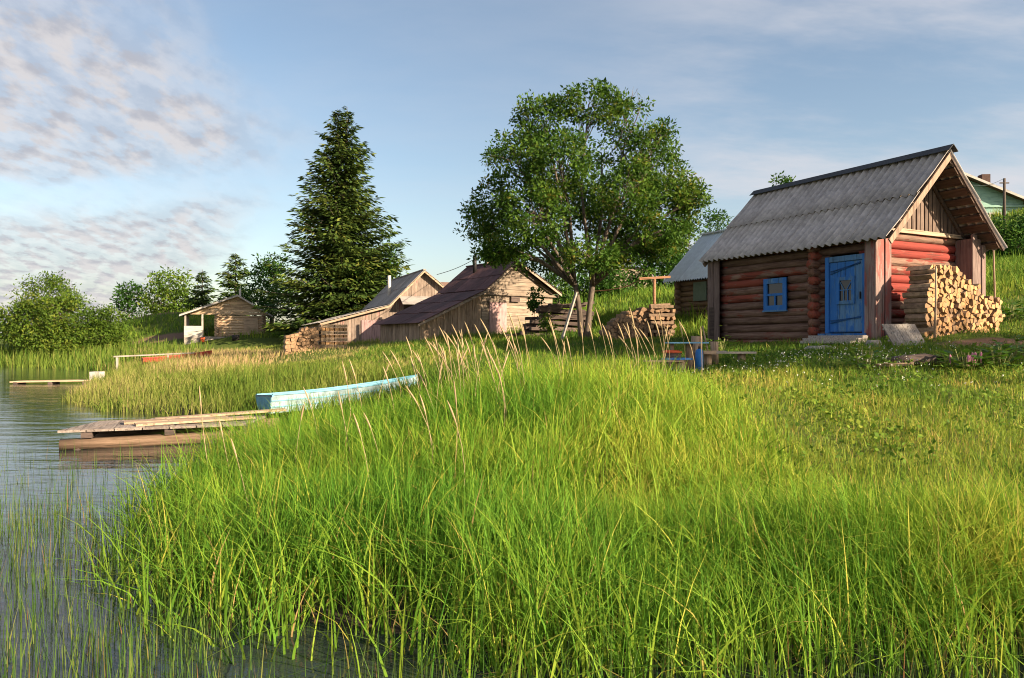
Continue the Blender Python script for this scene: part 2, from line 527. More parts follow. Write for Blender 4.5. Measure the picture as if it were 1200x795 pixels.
def np_blades(name, base, h, w, lean_ang, bend, segs, mat, tint, twist=None, taper=1.6):
    """curved grass blades as one mesh"""
    n = len(base)
    if twist is None:
        twist = rng.uniform(0, 2 * math.pi, n)
    T = np.linspace(0, 1, segs + 1)
    ld = np.stack([np.cos(lean_ang), np.sin(lean_ang)], 1)
    wd = np.stack([np.cos(twist), np.sin(twist)], 1)
    V = np.zeros((n, segs + 1, 2, 3), dtype=np.float32)
    for i, tt in enumerate(T):
        off = bend * h * tt ** 2
        zz = h * (tt - 0.32 * np.minimum(bend, 1.3) ** 1.4 * tt ** 3)
        ww = w * 0.5 * max(1 - tt ** taper, 0.07) * (0.75 + 0.5 * min(tt * 3, 0.5))
        cx = base[:, 0] + ld[:, 0] * off
        cy = base[:, 1] + ld[:, 1] * off
        cz = base[:, 2] + zz
        for s, sg in ((0, -1), (1, 1)):
            V[:, i, s, 0] = cx + sg * wd[:, 0] * ww
            V[:, i, s, 1] = cy + sg * wd[:, 1] * ww
            V[:, i, s, 2] = cz
    per = (segs + 1) * 2
    me = bpy.data.meshes.new(name)
    me.vertices.add(n * per)
    me.vertices.foreach_set('co', V.ravel())
    q = np.zeros((segs, 4), dtype=np.int32)
    for i in range(segs):
        q[i] = (2 * i, 2 * i + 1, 2 * i + 3, 2 * i + 2)
    F = (q[None] + (np.arange(n, dtype=np.int32) * per)[:, None, None]).ravel()
    me.loops.add(len(F))
    me.loops.foreach_set('vertex_index', F)
    me.polygons.add(n * segs)
    me.polygons.foreach_set('loop_start', np.arange(0, n * segs * 4, 4, dtype=np.int32))
    me.polygons.foreach_set('use_smooth', np.ones(n * segs, dtype=bool))
    a = me.attributes.new('tint', 'FLOAT', 'POINT')
    a.data.foreach_set('value', np.repeat(np.asarray(tint, dtype=np.float32), per))
    me.materials.append(MT[mat])
    me.update(calc_edges=True)
    return link(name, me)


_lat = rng.random((64, 64))


def vnoise(x, y, s, seed=0):
    x = np.asarray(x) / s + seed * 17.3
    y = np.asarray(y) / s + seed * 9.7
    xi = np.floor(x).astype(int)
    yi = np.floor(y).astype(int)
    fx = x - xi
    fy = y - yi
    fx = fx * fx * (3 - 2 * fx)
    fy = fy * fy * (3 - 2 * fy)
    g = lambda a, b: _lat[a % 64, b % 64]
    return (g(xi, yi) * (1 - fx) + g(xi + 1, yi) * fx) * (1 - fy) + (g(xi, yi + 1) * (1 - fx) + g(xi + 1, yi + 1) * fx) * fy


def sst(v, a, b):
    q = np.clip((np.asarray(v, dtype=float) - a) / (b - a), 0, 1)
    return q * q * (3 - 2 * q)


# ------------------------------------------------------------------ terrain
SHORE = np.array([(400, -60), (60, -6), (25, 1.5), (12, 3.4), (6, 4.0), (2.5, 4.15), (0.4, 4.1), (-0.6, 4.35), (-1.6, 4.7), (-2.5, 5.7), (-3.1, 7.4),
                  (-3.8, 10.2), (-3.9, 13.2), (-4.6, 15.4), (-6.3, 17.0), (-9.5, 18.6), (-12.3, 21.6), (-14.5, 27.0), (-18.2, 35.0),
                  (-21.5, 43.0), (-27, 49), (-36, 54), (-60, 58), (-150, 66), (-900, 90)], dtype=float)


def shore_d(x, y):
    x = np.asarray(x, dtype=float)
    y = np.asarray(y, dtype=float)
    best = np.full(x.shape, 1e9)
    sign = np.ones(x.shape)
    for (ax, ay), (bx, by) in zip(SHORE[:-1], SHORE[1:]):
        dx, dy = bx - ax, by - ay
        tt = np.clip(((x - ax) * dx + (y - ay) * dy) / (dx * dx + dy * dy), 0, 1)
        ex, ey = x - ax - tt * dx, y - ay - tt * dy
        d2 = ex * ex + ey * ey
        cr = dx * (y - ay) - dy * (x - ax)
        up = d2 < best - 1e-12
        best = np.where(up, d2, best)
        sign = np.where(up, np.where(cr < 0, 1.0, -1.0), sign)
    return np.sqrt(best) * sign


def ground(x, y):
    x = np.asarray(x, dtype=float)
    y = np.asarray(y, dtype=float)
    d = shore_d(x, y)
    z = np.interp(d, [-30, -8, -2, 0, 1, 3, 6, 9, 12.5, 20, 40], [-2.5, -1.4, -0.5, -0.02, 0.19, 0.50, 0.90, 1.30, 1.66, 1.86, 1.95])
    tt = 0.6 * (np.minimum(y, 58) - 24) + 0.8 * np.clip(x, -200, 60)
    hill = np.interp(tt, [0, 5, 8, 16.6, 30, 36, 45, 80, 200], [0, 0.08, 0.65, 2.3, 3.7, 4.9, 8.5, 12, 18])
    z = z + hill * sst(d, 2, 10)
    z = z + 2.4 * np.exp(-(((x + 29) / 7.5) ** 2 + ((y - 66) / 6.5) ** 2)) * sst(d, 0, 6)
    z = z + 1.6 * np.exp(-(((x + 10) / 16) ** 2 + ((y - 82) / 14) ** 2))
    z = z + 0.16 * np.exp(-(((x - 10.0) / 1.6) ** 2 + ((y - 16.6) / 1.5) ** 2))
    z = z + 0.28 * np.exp(-(((x - 0.2) / 2.6) ** 2 + ((y - 9.6) / 2.4) ** 2))
    z = z + 0.8 * np.exp(-(((x + 21.0) / 6.0) ** 2 + ((y - 57.5) / 5.0) ** 2)) * sst(d, 0, 5)
    z = z + 0.25 * np.exp(-(((x + 8.0) / 2.2) ** 2 + ((y - 30.0) / 2.0) ** 2))
    bump = (vnoise(x, y, 1.7, 1) - 0.5) * 0.12 + (vnoise(x, y, 0.6, 2) - 0.5) * 0.05
    z = z + bump * sst(d, 0.2, 2.0) * (1 - 0.7 * sst(y, 40, 60))
    return z


def G(x, y):
    return float(ground(np.array([x]), np.array([y]))[0])


def at(pxl, pyl, Yd):
    """world point on the ray of a picture point at depth Yd"""
    return ((pxl - 600) / 900 * Yd, Yd, 1.7 + (400 - pyl) / 900 * Yd)


def spaced(lo, hi, fine_lo, fine_hi, step, grow):
    a = list(np.arange(fine_lo, fine_hi, step))
    s, v = step, fine_hi
    while v < hi:
        a.append(v)
        s *= grow
        v += s
    a.append(hi)
    s, v = step, fine_lo
    b = []
    while v > lo:
        s *= grow
        v -= s
        b.append(max(v, lo))
    return np.array(sorted(set(b + a)))


gx = spaced(-700, 700, -14, 16, 0.25, 1.07)
gy = spaced(-80, 1200, 2, 26, 0.25, 1.05)
XX, YY = np.meshgrid(gx, gy)
ZZ = ground(XX.ravel(), YY.ravel()).reshape(XX.shape)
nx, ny = len(gx), len(gy)
me = bpy.data.meshes.new('ground')
me.vertices.add(nx * ny)
me.vertices.foreach_set('co', np.stack([XX, YY, ZZ], -1).astype(np.float32).ravel())
ii = (np.arange(ny - 1)[:, None] * nx + np.arange(nx - 1)[None]).ravel()
F = np.stack([ii, ii + 1, ii + nx + 1, ii + nx], 1).astype(np.int32)
me.loops.add(F.size)
me.loops.foreach_set('vertex_index', F.ravel())
me.polygons.add(len(F))
me.polygons.foreach_set('loop_start', np.arange(0, F.size, 4, dtype=np.int32))
me.polygons.foreach_set('use_smooth', np.ones(len(F), dtype=bool))
me.materials.append(MT['ground_soil'])
me.update(calc_edges=True)
tag(link('ground', me), 'grassy lake bank rising to a hillside with patches of bare soil', 'ground', kind='structure')

wb = MB()
wb.v = [(-900, -80, 0), (500, -80, 0), (500, 120, 0), (-900, 120, 0)]
wb.f = [(0, 1, 2, 3)]
wb.mi = [0]
tag(wb.build('lake_water', 'lake_water'), 'calm lake water reflecting the sky beside the bank', 'water', kind='structure')

# ------------------------------------------------------------------ log bathhouse with blue door
RZ = math.atan2(0.458, 0.889)
cab = thing('log_bathhouse', 'red log bathhouse with blue door and grey corrugated roof', 'bathhouse', (7.96, 16.2, 1.62), RZ)
B0 = 0.08                     # local height of the door sill level
EAVE, RIDGE, XR, XW = 2.28, 4.34, 2.05, 4.15
RL = 5.85


def roof_z(x):
    return EAVE + (RIDGE - EAVE) * (1 - abs(x - XR) / XR)


def log(name, p, q, r, mat, parent, n=10, jit=0.06):
    p, q = Vector(p), Vector(q)
    k = 5
    pts = [p.lerp(q, i / (k - 1)) + Vector((random.uniform(-1, 1), random.uniform(-1, 1), random.uniform(-1, 1))) * r * 0.05 for i in range(k)]
    rad = [r * random.uniform(0.95, 1.05) for _ in range(k)]
    return MB().tube(pts, rad, n).build(name, mat, parent, True)


LR, LS = 0.108, 0.197
rows = [0.02 + LS * i for i in range(13)]
for i, z in enumerate(rows):
    zz = z + random.uniform(-0.008, 0.008)
    lo = 1.80 if z < 2.02 else 0.55
    if 0.85 < z < 1.62:
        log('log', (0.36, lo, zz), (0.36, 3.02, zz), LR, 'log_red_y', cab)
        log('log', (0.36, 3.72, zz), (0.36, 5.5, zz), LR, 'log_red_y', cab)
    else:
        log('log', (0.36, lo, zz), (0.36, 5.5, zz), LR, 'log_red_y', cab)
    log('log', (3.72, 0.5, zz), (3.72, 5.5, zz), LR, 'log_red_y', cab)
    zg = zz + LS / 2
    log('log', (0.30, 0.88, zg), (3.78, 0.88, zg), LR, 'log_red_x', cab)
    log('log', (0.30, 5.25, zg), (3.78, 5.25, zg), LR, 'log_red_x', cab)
    # ends of the partition logs poking through the front wall
    if z < 2.2:
        log('log_end', (0.06 + random.uniform(-0.04, 0.03), 2.12, zg), (0.36, 2.12, zg), LR * 1.0, 'log_end_red', cab, 9)
# interior side of the near front wall beside the door
for z in rows:
    if z < 2.02:
        log('log', (0.36, 0.52, z), (0.36, 0.72, z), LR, 'log_red_y', cab)


def plank(parent, mat, x0, x1, y0, y1, z0, z1, name='plank', tilt=0.0):
    b = MB().box(x0, x1, y0, y1, z0, z1)
    if tilt:
        b.v = [(vx + tilt * (vz - z0), vy, vz) for vx, vy, vz in b.v]
    return b.build(name, mat, parent)


# boxed corner posts of vertical planks
plank(cab, 'plank_red', 0.13, 0.165, 0.47, 0.71, -0.15, 2.40)
plank(cab, 'plank_red', 0.13, 0.30, 0.425, 0.467, -0.15, 2.38)
plank(cab, 'plank_red', 0.305, 0.42, 0.44, 0.475, -0.12, 2.50)
plank(cab, 'plank_red', 0.43, 0.62, 0.41, 0.45, -0.12, 2.62)
plank(cab, 'plank_red', 0.585, 0.62, 0.453, 0.80, -0.1, 2.62)
plank(cab, 'plank_red', 3.46, 3.495, 0.42, 0.80, -0.1, 2.50)
plank(cab, 'plank_red', 3.46, 3.63, 0.37, 0.415, -0.1, 2.60)
plank(cab, 'plank_red', 3.635, 3.80, 0.385, 0.425, -0.1, 2.50)
plank(cab, 'plank_red', 3.81, 3.95, 0.36, 0.40, -0.1, 2.36)
plank(cab, 'plank_red', 0.12, 0.16, 5.30, 5.50, 0.05, 2.40)
plank(cab, 'plank_red', 0.105, 0.145, 5.505, 5.72, 0.05, 2.40)
plank(cab, 'plank_red', 0.15, 0.34, 5.73, 5.77, 0.05, 2.40)
# gable: pale tie board, vertical slats
b = MB()
b.slab((0.45, 0.70, 2.56), (3.72, 0.70, 2.53), (3.72, 0.70, 2.62), (0.45, 0.70, 2.66), 0.05)
b.build('tie_beam', 'trim_pale', cab)
xb = 0.50
while xb < 3.68:
    w = random.uniform(0.09, 0.13)
    x1 = xb + w
    dd = random.uniform(0, 0.02)
    za, zb = min(roof_z(xb) - 0.14, RIDGE - 0.1), min(roof_z(x1) - 0.14, RIDGE - 0.1)
    if min(za, zb) > 2.68:
        y0 = 0.755 - dd
        MB().hexa([(xb, y0, 2.61), (x1, y0, 2.61), (x1, 0.80, 2.61), (xb, 0.80, 2.61),
                   (xb, y0, za), (x1, y0, zb), (x1, 0.80, zb), (xb, 0.80, za)]).build('gable_board', 'gable_board', cab)
    xb = x1 + random.uniform(0.025, 0.045)
MB().prism([(0.6, 0.86, 2.6), (3.6, 0.86, 2.6), (XR, 0.86, RIDGE - 0.25)], (0, 0.02, 0)).build('gable_lining', 'dark_timber', cab)
MB().prism([(0.6, 5.25, 2.6), (3.6, 5.25, 2.6), (XR, 5.25, RIDGE - 0.25)], (0, 0.02, 0)).build('gable_lining', 'gable_board', cab)

# corrugated roof sheets: two courses of six on each slope
slope = math.atan2(RIDGE - EAVE, XR)
SL = math.hypot(XR, RIDGE - EAVE)


def sheet(side, y0, y1, s0, s1, lift, waves):
    n = waves * 8
    b = MB()
    ca, sa = math.cos(slope), math.sin(slope)
    rr = random.uniform(-0.004, 0.004)
    for layer in (0, 1):
        for s in (s0, (s0 + s1) / 2, s1):
            for i in range(n + 1):
                f = i / n
                yy = y0 + (y1 - y0) * f
                hgt = 0.040 * math.cos(2 * math.pi * waves * f) + lift * (1 if s == s0 else 0.15) + rr - layer * 0.009
                xx, zz = s * ca - hgt * sa, EAVE + s * sa + hgt * ca
                if side > 0:
                    xx = 2 * XR - xx
                b.v.append((xx, yy, zz))
    m = n + 1
    for r in range(2):
        for i in range(n):
            q = (r * m + i, r * m + i + 1, (r + 1) * m + i + 1, (r + 1) * m + i)
            b.f.append(q if side > 0 else q[::-1])
            o = 3 * m
            q2 = tuple(o + k for k in q)
            b.f.append(q2[::-1] if side > 0 else q2)
    for r in (0, 2):
        for i in range(n):
            a0 = r * m + i
            b.f.append((a0, a0 + 1, a0 + 1 + 3 * m, a0 + 3 * m))
    for i in (0, n):
        for r in range(2):
            a0 = r * m + i
            b.f.append((a0, a0 + m, a0 + m + 3 * m, a0 + 3 * m))
    b.mi = [0] * len(b.f)
    o = b.build('roof_sheet', 'roof_slate', cab, True)
    return o


NC = 6
for side in (-1, 1):
    for c in range(NC):
        y0 = c * RL / NC
        y1 = (c + 1) * RL / NC + 0.02
        sheet(side, y0, y1, -0.06 + random.uniform(-0.02, 0.02), 1.45, 0.05, 5)
        sheet(side, y0, y1, 1.36 + random.uniform(-0.015, 0.015), SL + 0.01, 0.045, 5)
# ridge cap
rc = MB()
for sg in (-1, 1):
    rc.slab((XR, -0.08, RIDGE + 0.13), (XR, RL + 0.1, RIDGE + 0.13), (XR + sg * 0.17, RL + 0.1, RIDGE - 0.02), (XR + sg * 0.17, -0.08, RIDGE - 0.02), 0.012 * -sg)
rc.build('ridge_cap', 'ridge_dark', cab)
# boards under the sheets (seen from below at the gable)
for side in (-1, 1):
    s = 0.06
    while s < SL - 0.12:
        ca, sa = math.cos(slope), math.sin(slope)
        w = random.uniform(0.17, 0.24)

        def pt(ss, h, yy):
            xx = ss * ca - h * sa
            return (2 * XR - xx if side > 0 else xx, yy, EAVE + ss * sa + h * ca)
        ya = 0.05 + random.uniform(0, 0.05)
        MB().hexa([pt(s, -0.075, ya), pt(s + w, -0.075, ya), pt(s + w, -0.075, 5.78), pt(s, -0.075, 5.78),
                   pt(s, -0.04, ya), pt(s + w, -0.04, ya), pt(s + w, -0.04, 5.78), pt(s, -0.04, 5.78)]).build('roof_board', 'purlin', cab)
        s += w + random.uniform(0.06, 0.11)
# barge boards along the rakes
for side, mat in ((-1, 'barge_pale'), (1, 'dark_timber')):
    drop = -0.16 if side < 0 else -0.085
    def pt2(ss, h, yy):
        ca, sa = math.cos(slope), math.sin(slope)
        xx = ss * ca - h * sa
        return (2 * XR - xx if side > 0 else xx, yy, EAVE + ss * sa + h * ca)
    for ya in (0.005, 5.79):
        MB().hexa([pt2(-0.03, drop, ya), pt2(SL - 0.10, drop, ya), pt2(SL - 0.10, drop, ya + 0.035), pt2(-0.03, drop, ya + 0.035),
                   pt2(-0.03, -0.035, ya), pt2(SL - 0.02, -0.035, ya), pt2(SL - 0.02, -0.035, ya + 0.035), pt2(-0.03, -0.035, ya + 0.035)]).build('barge_board', mat, cab)
# rafters at the gables
for ya in (0.45, 0.70):
    for side in (-1, 1):
        def pt3(ss, h, yy):
            ca, sa = math.cos(slope), math.sin(slope)
            xx = ss * ca - h * sa
            return (2 * XR - xx if side > 0 else xx, yy, EAVE + ss * sa + h * ca)
        if ya == 0.45:
            continue
        MB().hexa([pt3(0.1, -0.17, ya), pt3(SL - 0.15, -0.17, ya), pt3(SL - 0.15, -0.17, ya + 0.05), pt3(0.1, -0.17, ya + 0.05),
                   pt3(0.1, -0.08, ya), pt3(SL - 0.06, -0.08, ya), pt3(SL - 0.06, -0.08, ya + 0.05), pt3(0.1, -0.08, ya + 0.05)]).build('rafter', 'purlin', cab)
# door
DX = 0.20
door = MB().box(DX + 0.03, DX + 0.06, 0.80, 1.70, 0.28, 1.90).build('door', 'blue_paint', cab)
door['label'] = 'blue plank door with a small barred window'
ds = [0.805, 1.03, 1.25, 1.475, 1.695]
for a, c in zip(ds[:-1], ds[1:]):
    for z0, z1 in (((0.30, 1.88),) if not (a < 1.4 and c > 1.1) else ((0.30, 0.98), (1.46, 1.88))):
        plank(door, 'blue_paint', DX + random.uniform(-0.004, 0.004), DX + 0.028, a + 0.004, c - 0.004, z0, z1, 'door_plank')
plank(cab, 'blue_paint', DX - 0.03, DX + 0.10, 1.70, 1.80, 0.26, 2.02, 'door_jamb')
plank(cab, 'blue_paint', DX - 0.03, DX + 0.10, 0.715, 0.80, 0.26, 2.02, 'door_jamb')
plank(cab, 'blue_paint', DX - 0.025, DX + 0.10, 0.802, 1.698, 1.90, 2.02, 'door_head')
plank(cab, 'blue_paint', DX - 0.10, DX + 0.12, 0.66, 1.95, 0.17, 0.255, 'door_sill')
for zc_, tl in ((1.68, 0.14), (0.55, 0.06)):
    for dz in (0, 0.055):
        MB().bar((DX - 0.014, 0.86, zc_ + tl + dz * 0.4), (DX - 0.014, 1.66, zc_ - dz), 0.016, 0.022).build('door_strap', 'blue_dark', door)
for (y0, y1, z0, z1) in ((1.0, 1.08, 0.92, 1.54), (1.41, 1.49, 0.92, 1.54), (1.08, 1.41, 1.46, 1.54), (1.08, 1.41, 0.92, 1.0)):
    plank(door, 'blue_paint', DX - 0.035, DX - 0.003, y0, y1, z0, z1, 'window_frame')
plank(door, 'glass_dark', DX - 0.002, DX + 0.01, 1.082, 1.408, 1.002, 1.458, 'window_pane')
for yy in (1.19, 1.30):
    MB().bar((DX - 0.012, yy, 1.0), (DX - 0.012, yy + 0.0, 1.24), 0.016, 0.016).build('window_bar', 'blue_paint', door)
MB().bar((DX - 0.012, 1.08, 1.24), (DX - 0.012, 1.41, 1.24), 0.02, 0.02).build('window_bar', 'blue_paint', door)
MB().bar((DX - 0.012, 1.08, 1.45), (DX - 0.012, 1.22, 1.24), 0.014, 0.014).build('window_bar', 'blue_paint', door)
MB().bar((DX - 0.012, 1.41, 1.45), (DX - 0.012, 1.28, 1.24), 0.014, 0.014).build('window_bar', 'blue_paint', door)
MB().bar((DX - 0.03, 0.85, 1.02), (DX - 0.03, 0.85, 1.18), 0.02, 0.03).build('door_handle', 'iron_black', door)
# window
win = MB().box(0.24, 0.27, 3.06, 3.68, 0.92, 1.60).build('window', 'glass_dark', cab)
for (y0, y1, z0, z1) in ((3.0, 3.11, 0.86, 1.66), (3.63, 3.74, 0.86, 1.66), (3.11, 3.63, 1.53, 1.66), (3.11, 3.63, 0.86, 0.98)):
    plank(win, 'blue_paint', 0.195, 0.238, y0, y1, z0, z1, 'window_frame')
plank(win, 'blue_paint', 0.20, 0.236, 3.11, 3.63, 1.22, 1.28, 'muntin')
plank(win, 'blue_paint', 0.204, 0.234, 3.35, 3.39, 0.98, 1.22, 'muntin')
plank(win, 'blue_paint', 0.17, 0.238, 2.98, 3.76, 0.82, 0.858, 'window_sill')

CM = Matrix.Translation((7.96, 16.2, 1.62)) @ Matrix.Rotation(RZ, 4, 'Z')


def cw(x, y, z=0.0):
    p = CM @ Vector((x, y, z))
    return p


def ground_local(x, y):
    p = cw(x, y)
    return G(p.x, p.y) - 1.62


# foundation under the walls so that the house meets the slope
for (a, c) in (((0.36, 0.5), (0.36, 5.5)), ((3.72, 0.5), (3.72, 5.5)), ((0.3, 0.9), (3.78, 0.9))):
    log('foundation_log', (a[0], a[1], -0.14), (c[0], c[1], -0.14), 0.12, 'log_brown_y', cab)

# ------------------------------------------------------------------ firewood: voronoi-packed split logs


def clip(poly, nx_, nz_, c):
    out_ = []
    n = len(poly)
    for i in range(n):
        a, b = poly[i], poly[(i + 1) % n]
        da = a[0] * nx_ + a[1] * nz_ - c
        db = b[0] * nx_ + b[1] * nz_ - c
        if da <= 0:
            out_.append(a)
        if (da < 0 < db) or (db < 0 < da):
            s = da / (da - db)
            out_.append((a[0] + (b[0] - a[0]) * s, a[1] + (b[1] - a[1]) * s))
    return out_


def packed(width, top, pitch, jitter=0.30, base=None):
    """cells of a packed pile face: list of polygons in (x, z)"""
    pts = []
    r = 0
    z = pitch * 0.5
    tmax = max(top(x) for x in np.linspace(0, width, 20))
    while z < tmax + pitch:
        x = (0.5 + 0.5 * (r % 2)) * pitch * 0.5
        while x < width + pitch * 0.4:
            pts.append((x + random.uniform(-jitter, jitter) * pitch, z + random.uniform(-jitter, jitter) * pitch))
            x += pitch * random.uniform(0.85, 1.2)
        z += pitch * 0.9
        r += 1
    cells = []
    for i, p in enumerate(pts):
        if p[1] > top(min(max(p[0], 0), width)) or not (0 <= p[0] <= width) or p[1] < 0.02:
            continue
        s = pitch * 0.85
        poly = [(p[0] + s * math.cos(a), p[1] + s * math.sin(a)) for a in np.linspace(0, 2 * math.pi, 9)[:-1] + random.uniform(0, 1)]
        for j, q in enumerate(pts):
            if i == j:
                continue
            dx, dz = q[0] - p[0], q[1] - p[1]
            dist = math.hypot(dx, dz)
            if dist > pitch * 2.4 or dist < 1e-6:
                continue
            nx_, nz_ = dx / dist, dz / dist
            poly = clip(poly, nx_, nz_, nx_ * p[0] + nz_ * p[1] + dist * 0.5 - pitch * random.uniform(0.01, 0.10))
            if len(poly) < 3:
                break
        poly = clip(poly, 0, -1, 0) if len(poly) >= 3 else poly
        if len(poly) >= 3:
            cells.append(poly)
    return cells


def pile(root, cells, length, mats, off=(0, 0), lj=0.06, name='split_log', alt=None):
    """logs lie along local y; ends face -y"""
    for poly in cells:
        y0 = random.uniform(-lj, lj)
        b = MB()
        b.prism([(off[0] + p[0], y0, off[1] + p[1]) for p in poly], (0, length + random.uniform(-lj, lj), 0), mi_end=0, mi_side=1)
        b.build(name, list(alt) if alt and random.random() < 0.2 else list(mats), root)


p0 = cw(0.66, -0.45)
gz = min(G(*cw(x, y).xy) for x in (0.6, 3.0) for y in (-0.55, 0.3))
fp = thing('firewood_pile', 'tall pile of pale split firewood against the red log gable', 'woodpile', (p0.x, p0.y, gz - 0.02), RZ)
topA = lambda x: float(np.interp(x, [0, 0.3, 0.75, 1.0, 1.5, 1.95, 2.4, 2.55], [1.52, 1.60, 1.58, 1.48, 1.24, 1.00, 0.92, 0.80]))
pile(fp, packed(2.5, topA, 0.112, 0.42), 0.52, ('split_end', 'split_side'), alt=('brown_end', 'brown_side'))
# thin stakes that hold the pile
for (x, y, h, lean) in ((0.42, -0.72, 1.55, 0.05), (3.55, -0.1, 1.95, -0.02)):
    q = cw(x, y)
    gzz = G(q.x, q.y)
    st = MB().tube([(0, 0, -0.1), (lean * 0.6, 0, h * 0.5), (lean, 0.03, h)], [0.026, 0.022, 0.017], 7)
    tag(st.build('wooden_stake', 'pole_wood', None, True), 'thin wooden stake in front of the firewood pile' if x < 1 else 'thin wooden stake beside the rear corner planks of the bathhouse', 'stake').location = (q.x, q.y, gzz)

# grey plank panel leaning at the corner
q = cw(0.16, -0.62)
pan = thing('board_pallet', 'weathered grey plank panel leaning beside the firewood pile', 'panel', (7.92, 15.55, G(7.92, 15.55)), R(6))
for k in range(5):
    xa = -0.36 + k * 0.145
    b = MB()
    sk = -0.10
    b.slab((xa + 0.10, -0.10, 0.0), (xa + 0.238, -0.10, 0.0), (xa + 0.238 + sk, 0.16, 0.44 + random.uniform(-0.01, 0.01)), (xa + 0.10 + sk, 0.16, 0.44), 0.022)
    b.build('plank', 'grey_board_z', pan)
MB().bar((-0.32, 0.005, 0.10), (0.40, 0.005, 0.10), 0.03, 0.04).build('batten', 'grey_board_x', pan)
MB().bar((-0.36, 0.12, 0.33), (0.36, 0.12, 0.33), 0.03, 0.04).build('batten', 'grey_board_x', pan)

# doorstep of old boards
q = cw(-0.25, 1.3)
stp = thing('doorstep', 'worn wooden doorstep below the blue door', 'step', (q.x, q.y, G(q.x, q.y)), RZ)
for k in range(3):
    MB().box(-0.26 + 0.19 * k, -0.26 + 0.19 * k + 0.18, -0.75, 0.72 - 0.1 * (k == 0), 0.06, 0.12 + 0.06 * k).build('step_board', 'grey_board_x', stp)
MB().box(-0.2, 0.3, -0.7, -0.55, -0.15, 0.06).build('step_support', 'log_brown_x', stp)
MB().box(-0.2, 0.3, 0.45, 0.6, -0.15, 0.06).build('step_support', 'log_brown_x', stp)


def flat_stone(x, y, a, b_, h, rz, label, mat='stone'):
    mb = MB()
    n = 9
    ang = [2 * math.pi * k / n + random.uniform(-0.2, 0.2) for k in range(n)]
    rr = [random.uniform(0.8, 1.1) for _ in range(n)]
    for zf, sf in ((-0.06, 1.0), (h * 0.6, 1.0), (h, 0.82)):
        for k in range(n):
            mb.v.append((a * rr[k] * sf * math.cos(ang[k]), b_ * rr[k] * sf * math.sin(ang[k]), zf + random.uniform(-0.01, 0.01)))
    for lv in range(2):
        for k in range(n):
            k2 = (k + 1) % n
            mb.f.append((lv * n + k, lv * n + k2, (lv + 1) * n + k2, (lv + 1) * n + k))
    mb.f.append(tuple(2 * n + k for k in range(n)))
    mb.f.append(tuple(range(n - 1, -1, -1)))
    mb.mi = [0] * len(mb.f)
    o = mb.build('flat_stone', mat)
    o.location = (x, y, G(x, y))
    o.rotation_euler = (0, 0, rz)
    return tag(o, label, 'stone')


flat_stone(6.35, 15.9, 0.34, 0.22, 0.16, 0.2, 'long flat stone lying in the grass before the doorstep')
flat_stone(7.35, 15.6, 0.22, 0.16, 0.15, 0.6, 'small rounded stone between doorstep and grey plank panel')

# ------------------------------------------------------------------ picnic corner
tx, ty = 3.33, 14.6
tb = thing('plank_table', 'low table with thin pale blue top on round posts', 'table', (tx, ty, G(tx, ty)), R(-4))
MB().box(-0.40, 0.36, -0.26, 0.22, 0.56, 0.585).build('tabletop', 'pale_blue', tb)
MB().tube([(0.05, 0.05, -0.1), (0.05, 0.05, 0.56)], 0.075, 10).build('leg', 'stump', tb, True)
MB().tube([(-0.28, 0.0, -0.1), (-0.28, 0.0, 0.56)], 0.04, 8).build('leg', 'stump', tb, True)
gxx, gyy = 3.45, 14.15
gc = thing('gas_cylinder', 'narrow blue metal cylinder standing in front of the low table', 'cylinder', (gxx, gyy, G(gxx, gyy)))
MB().tube([(0, 0, -0.02), (0, 0, 0.0), (0, 0, 0.38), (0, 0, 0.43), (0, 0, 0.455)], [0.066, 0.072, 0.072, 0.058, 0.025], 16).build('body', 'blue_metal', gc, True)
MB().tube([(0, 0, 0.455), (0, 0, 0.50)], 0.02, 8).build('valve', 'iron_black', gc, True)
bx_, by_ = 2.75, 13.9
bn = thing('plank_bench', 'plank bench on two stumps with a blue painted board', 'bench', (bx_, by_, G(bx_, by_)), R(14))
MB().box(-0.36, 0.34, -0.13, 0.10, 0.30, 0.335).build('seat', 'fresh_board', bn)
MB().box(0.02, 0.52, -0.10, 0.16, 0.338, 0.372).build('seat_board', 'blue_paint', bn)
MB().tube([(-0.22, 0, -0.12), (-0.22, 0, 0.30)], 0.075, 12).build('leg', 'stump', bn, True)
MB().tube([(0.30, 0, -0.12), (0.30, 0, 0.30)], 0.105, 12).build('leg', 'stump', bn, True)
bx_, by_ = 4.05, 14.7
bn = thing('plank_bench', 'unpainted grey board bench on low stumps facing the bathhouse wall', 'bench', (bx_, by_, G(bx_, by_)), R(-3))
MB().box(-0.50, 0.58, -0.16, 0.0, 0.26, 0.295).build('seat', 'grey_board_x', bn)
MB().box(-0.54, 0.06, 0.02, 0.17, 0.275, 0.31).build('seat', 'grey_board_x', bn)
for xx_ in (-0.30, 0.34):
    MB().tube([(xx_, 0, -0.12), (xx_, 0, 0.255)], 0.08, 10).build('leg', 'stump', bn, True)
sx_, sy_ = 3.68, 15.3
so = MB().tube([(0, 0, -0.1), (0, 0, 0.3), (0.01, 0, 0.62)], [0.12, 0.11, 0.115], 12, jit=0.05).build('log_stool', 'stump', None, True)
so.location = (sx_, sy_, G(sx_, sy_))
tag(so, 'tall round log stool behind the low blue table', 'stool')
so = MB().tube([(0, 0, -0.1), (0, 0, 0.3), (0.0, 0, 0.50)], [0.085, 0.08, 0.085], 10, jit=0.05).build('log_stool', 'stump', None, True)
so.location = (3.98, 15.1, G(3.98, 15.1))
tag(so, 'narrow grey log post between the blue table and the bathhouse', 'stool')
bk = thing('bucket', 'red rimmed dark bucket beside the blue table', 'bucket', (3.02, 14.5, G(3.02, 14.5)))
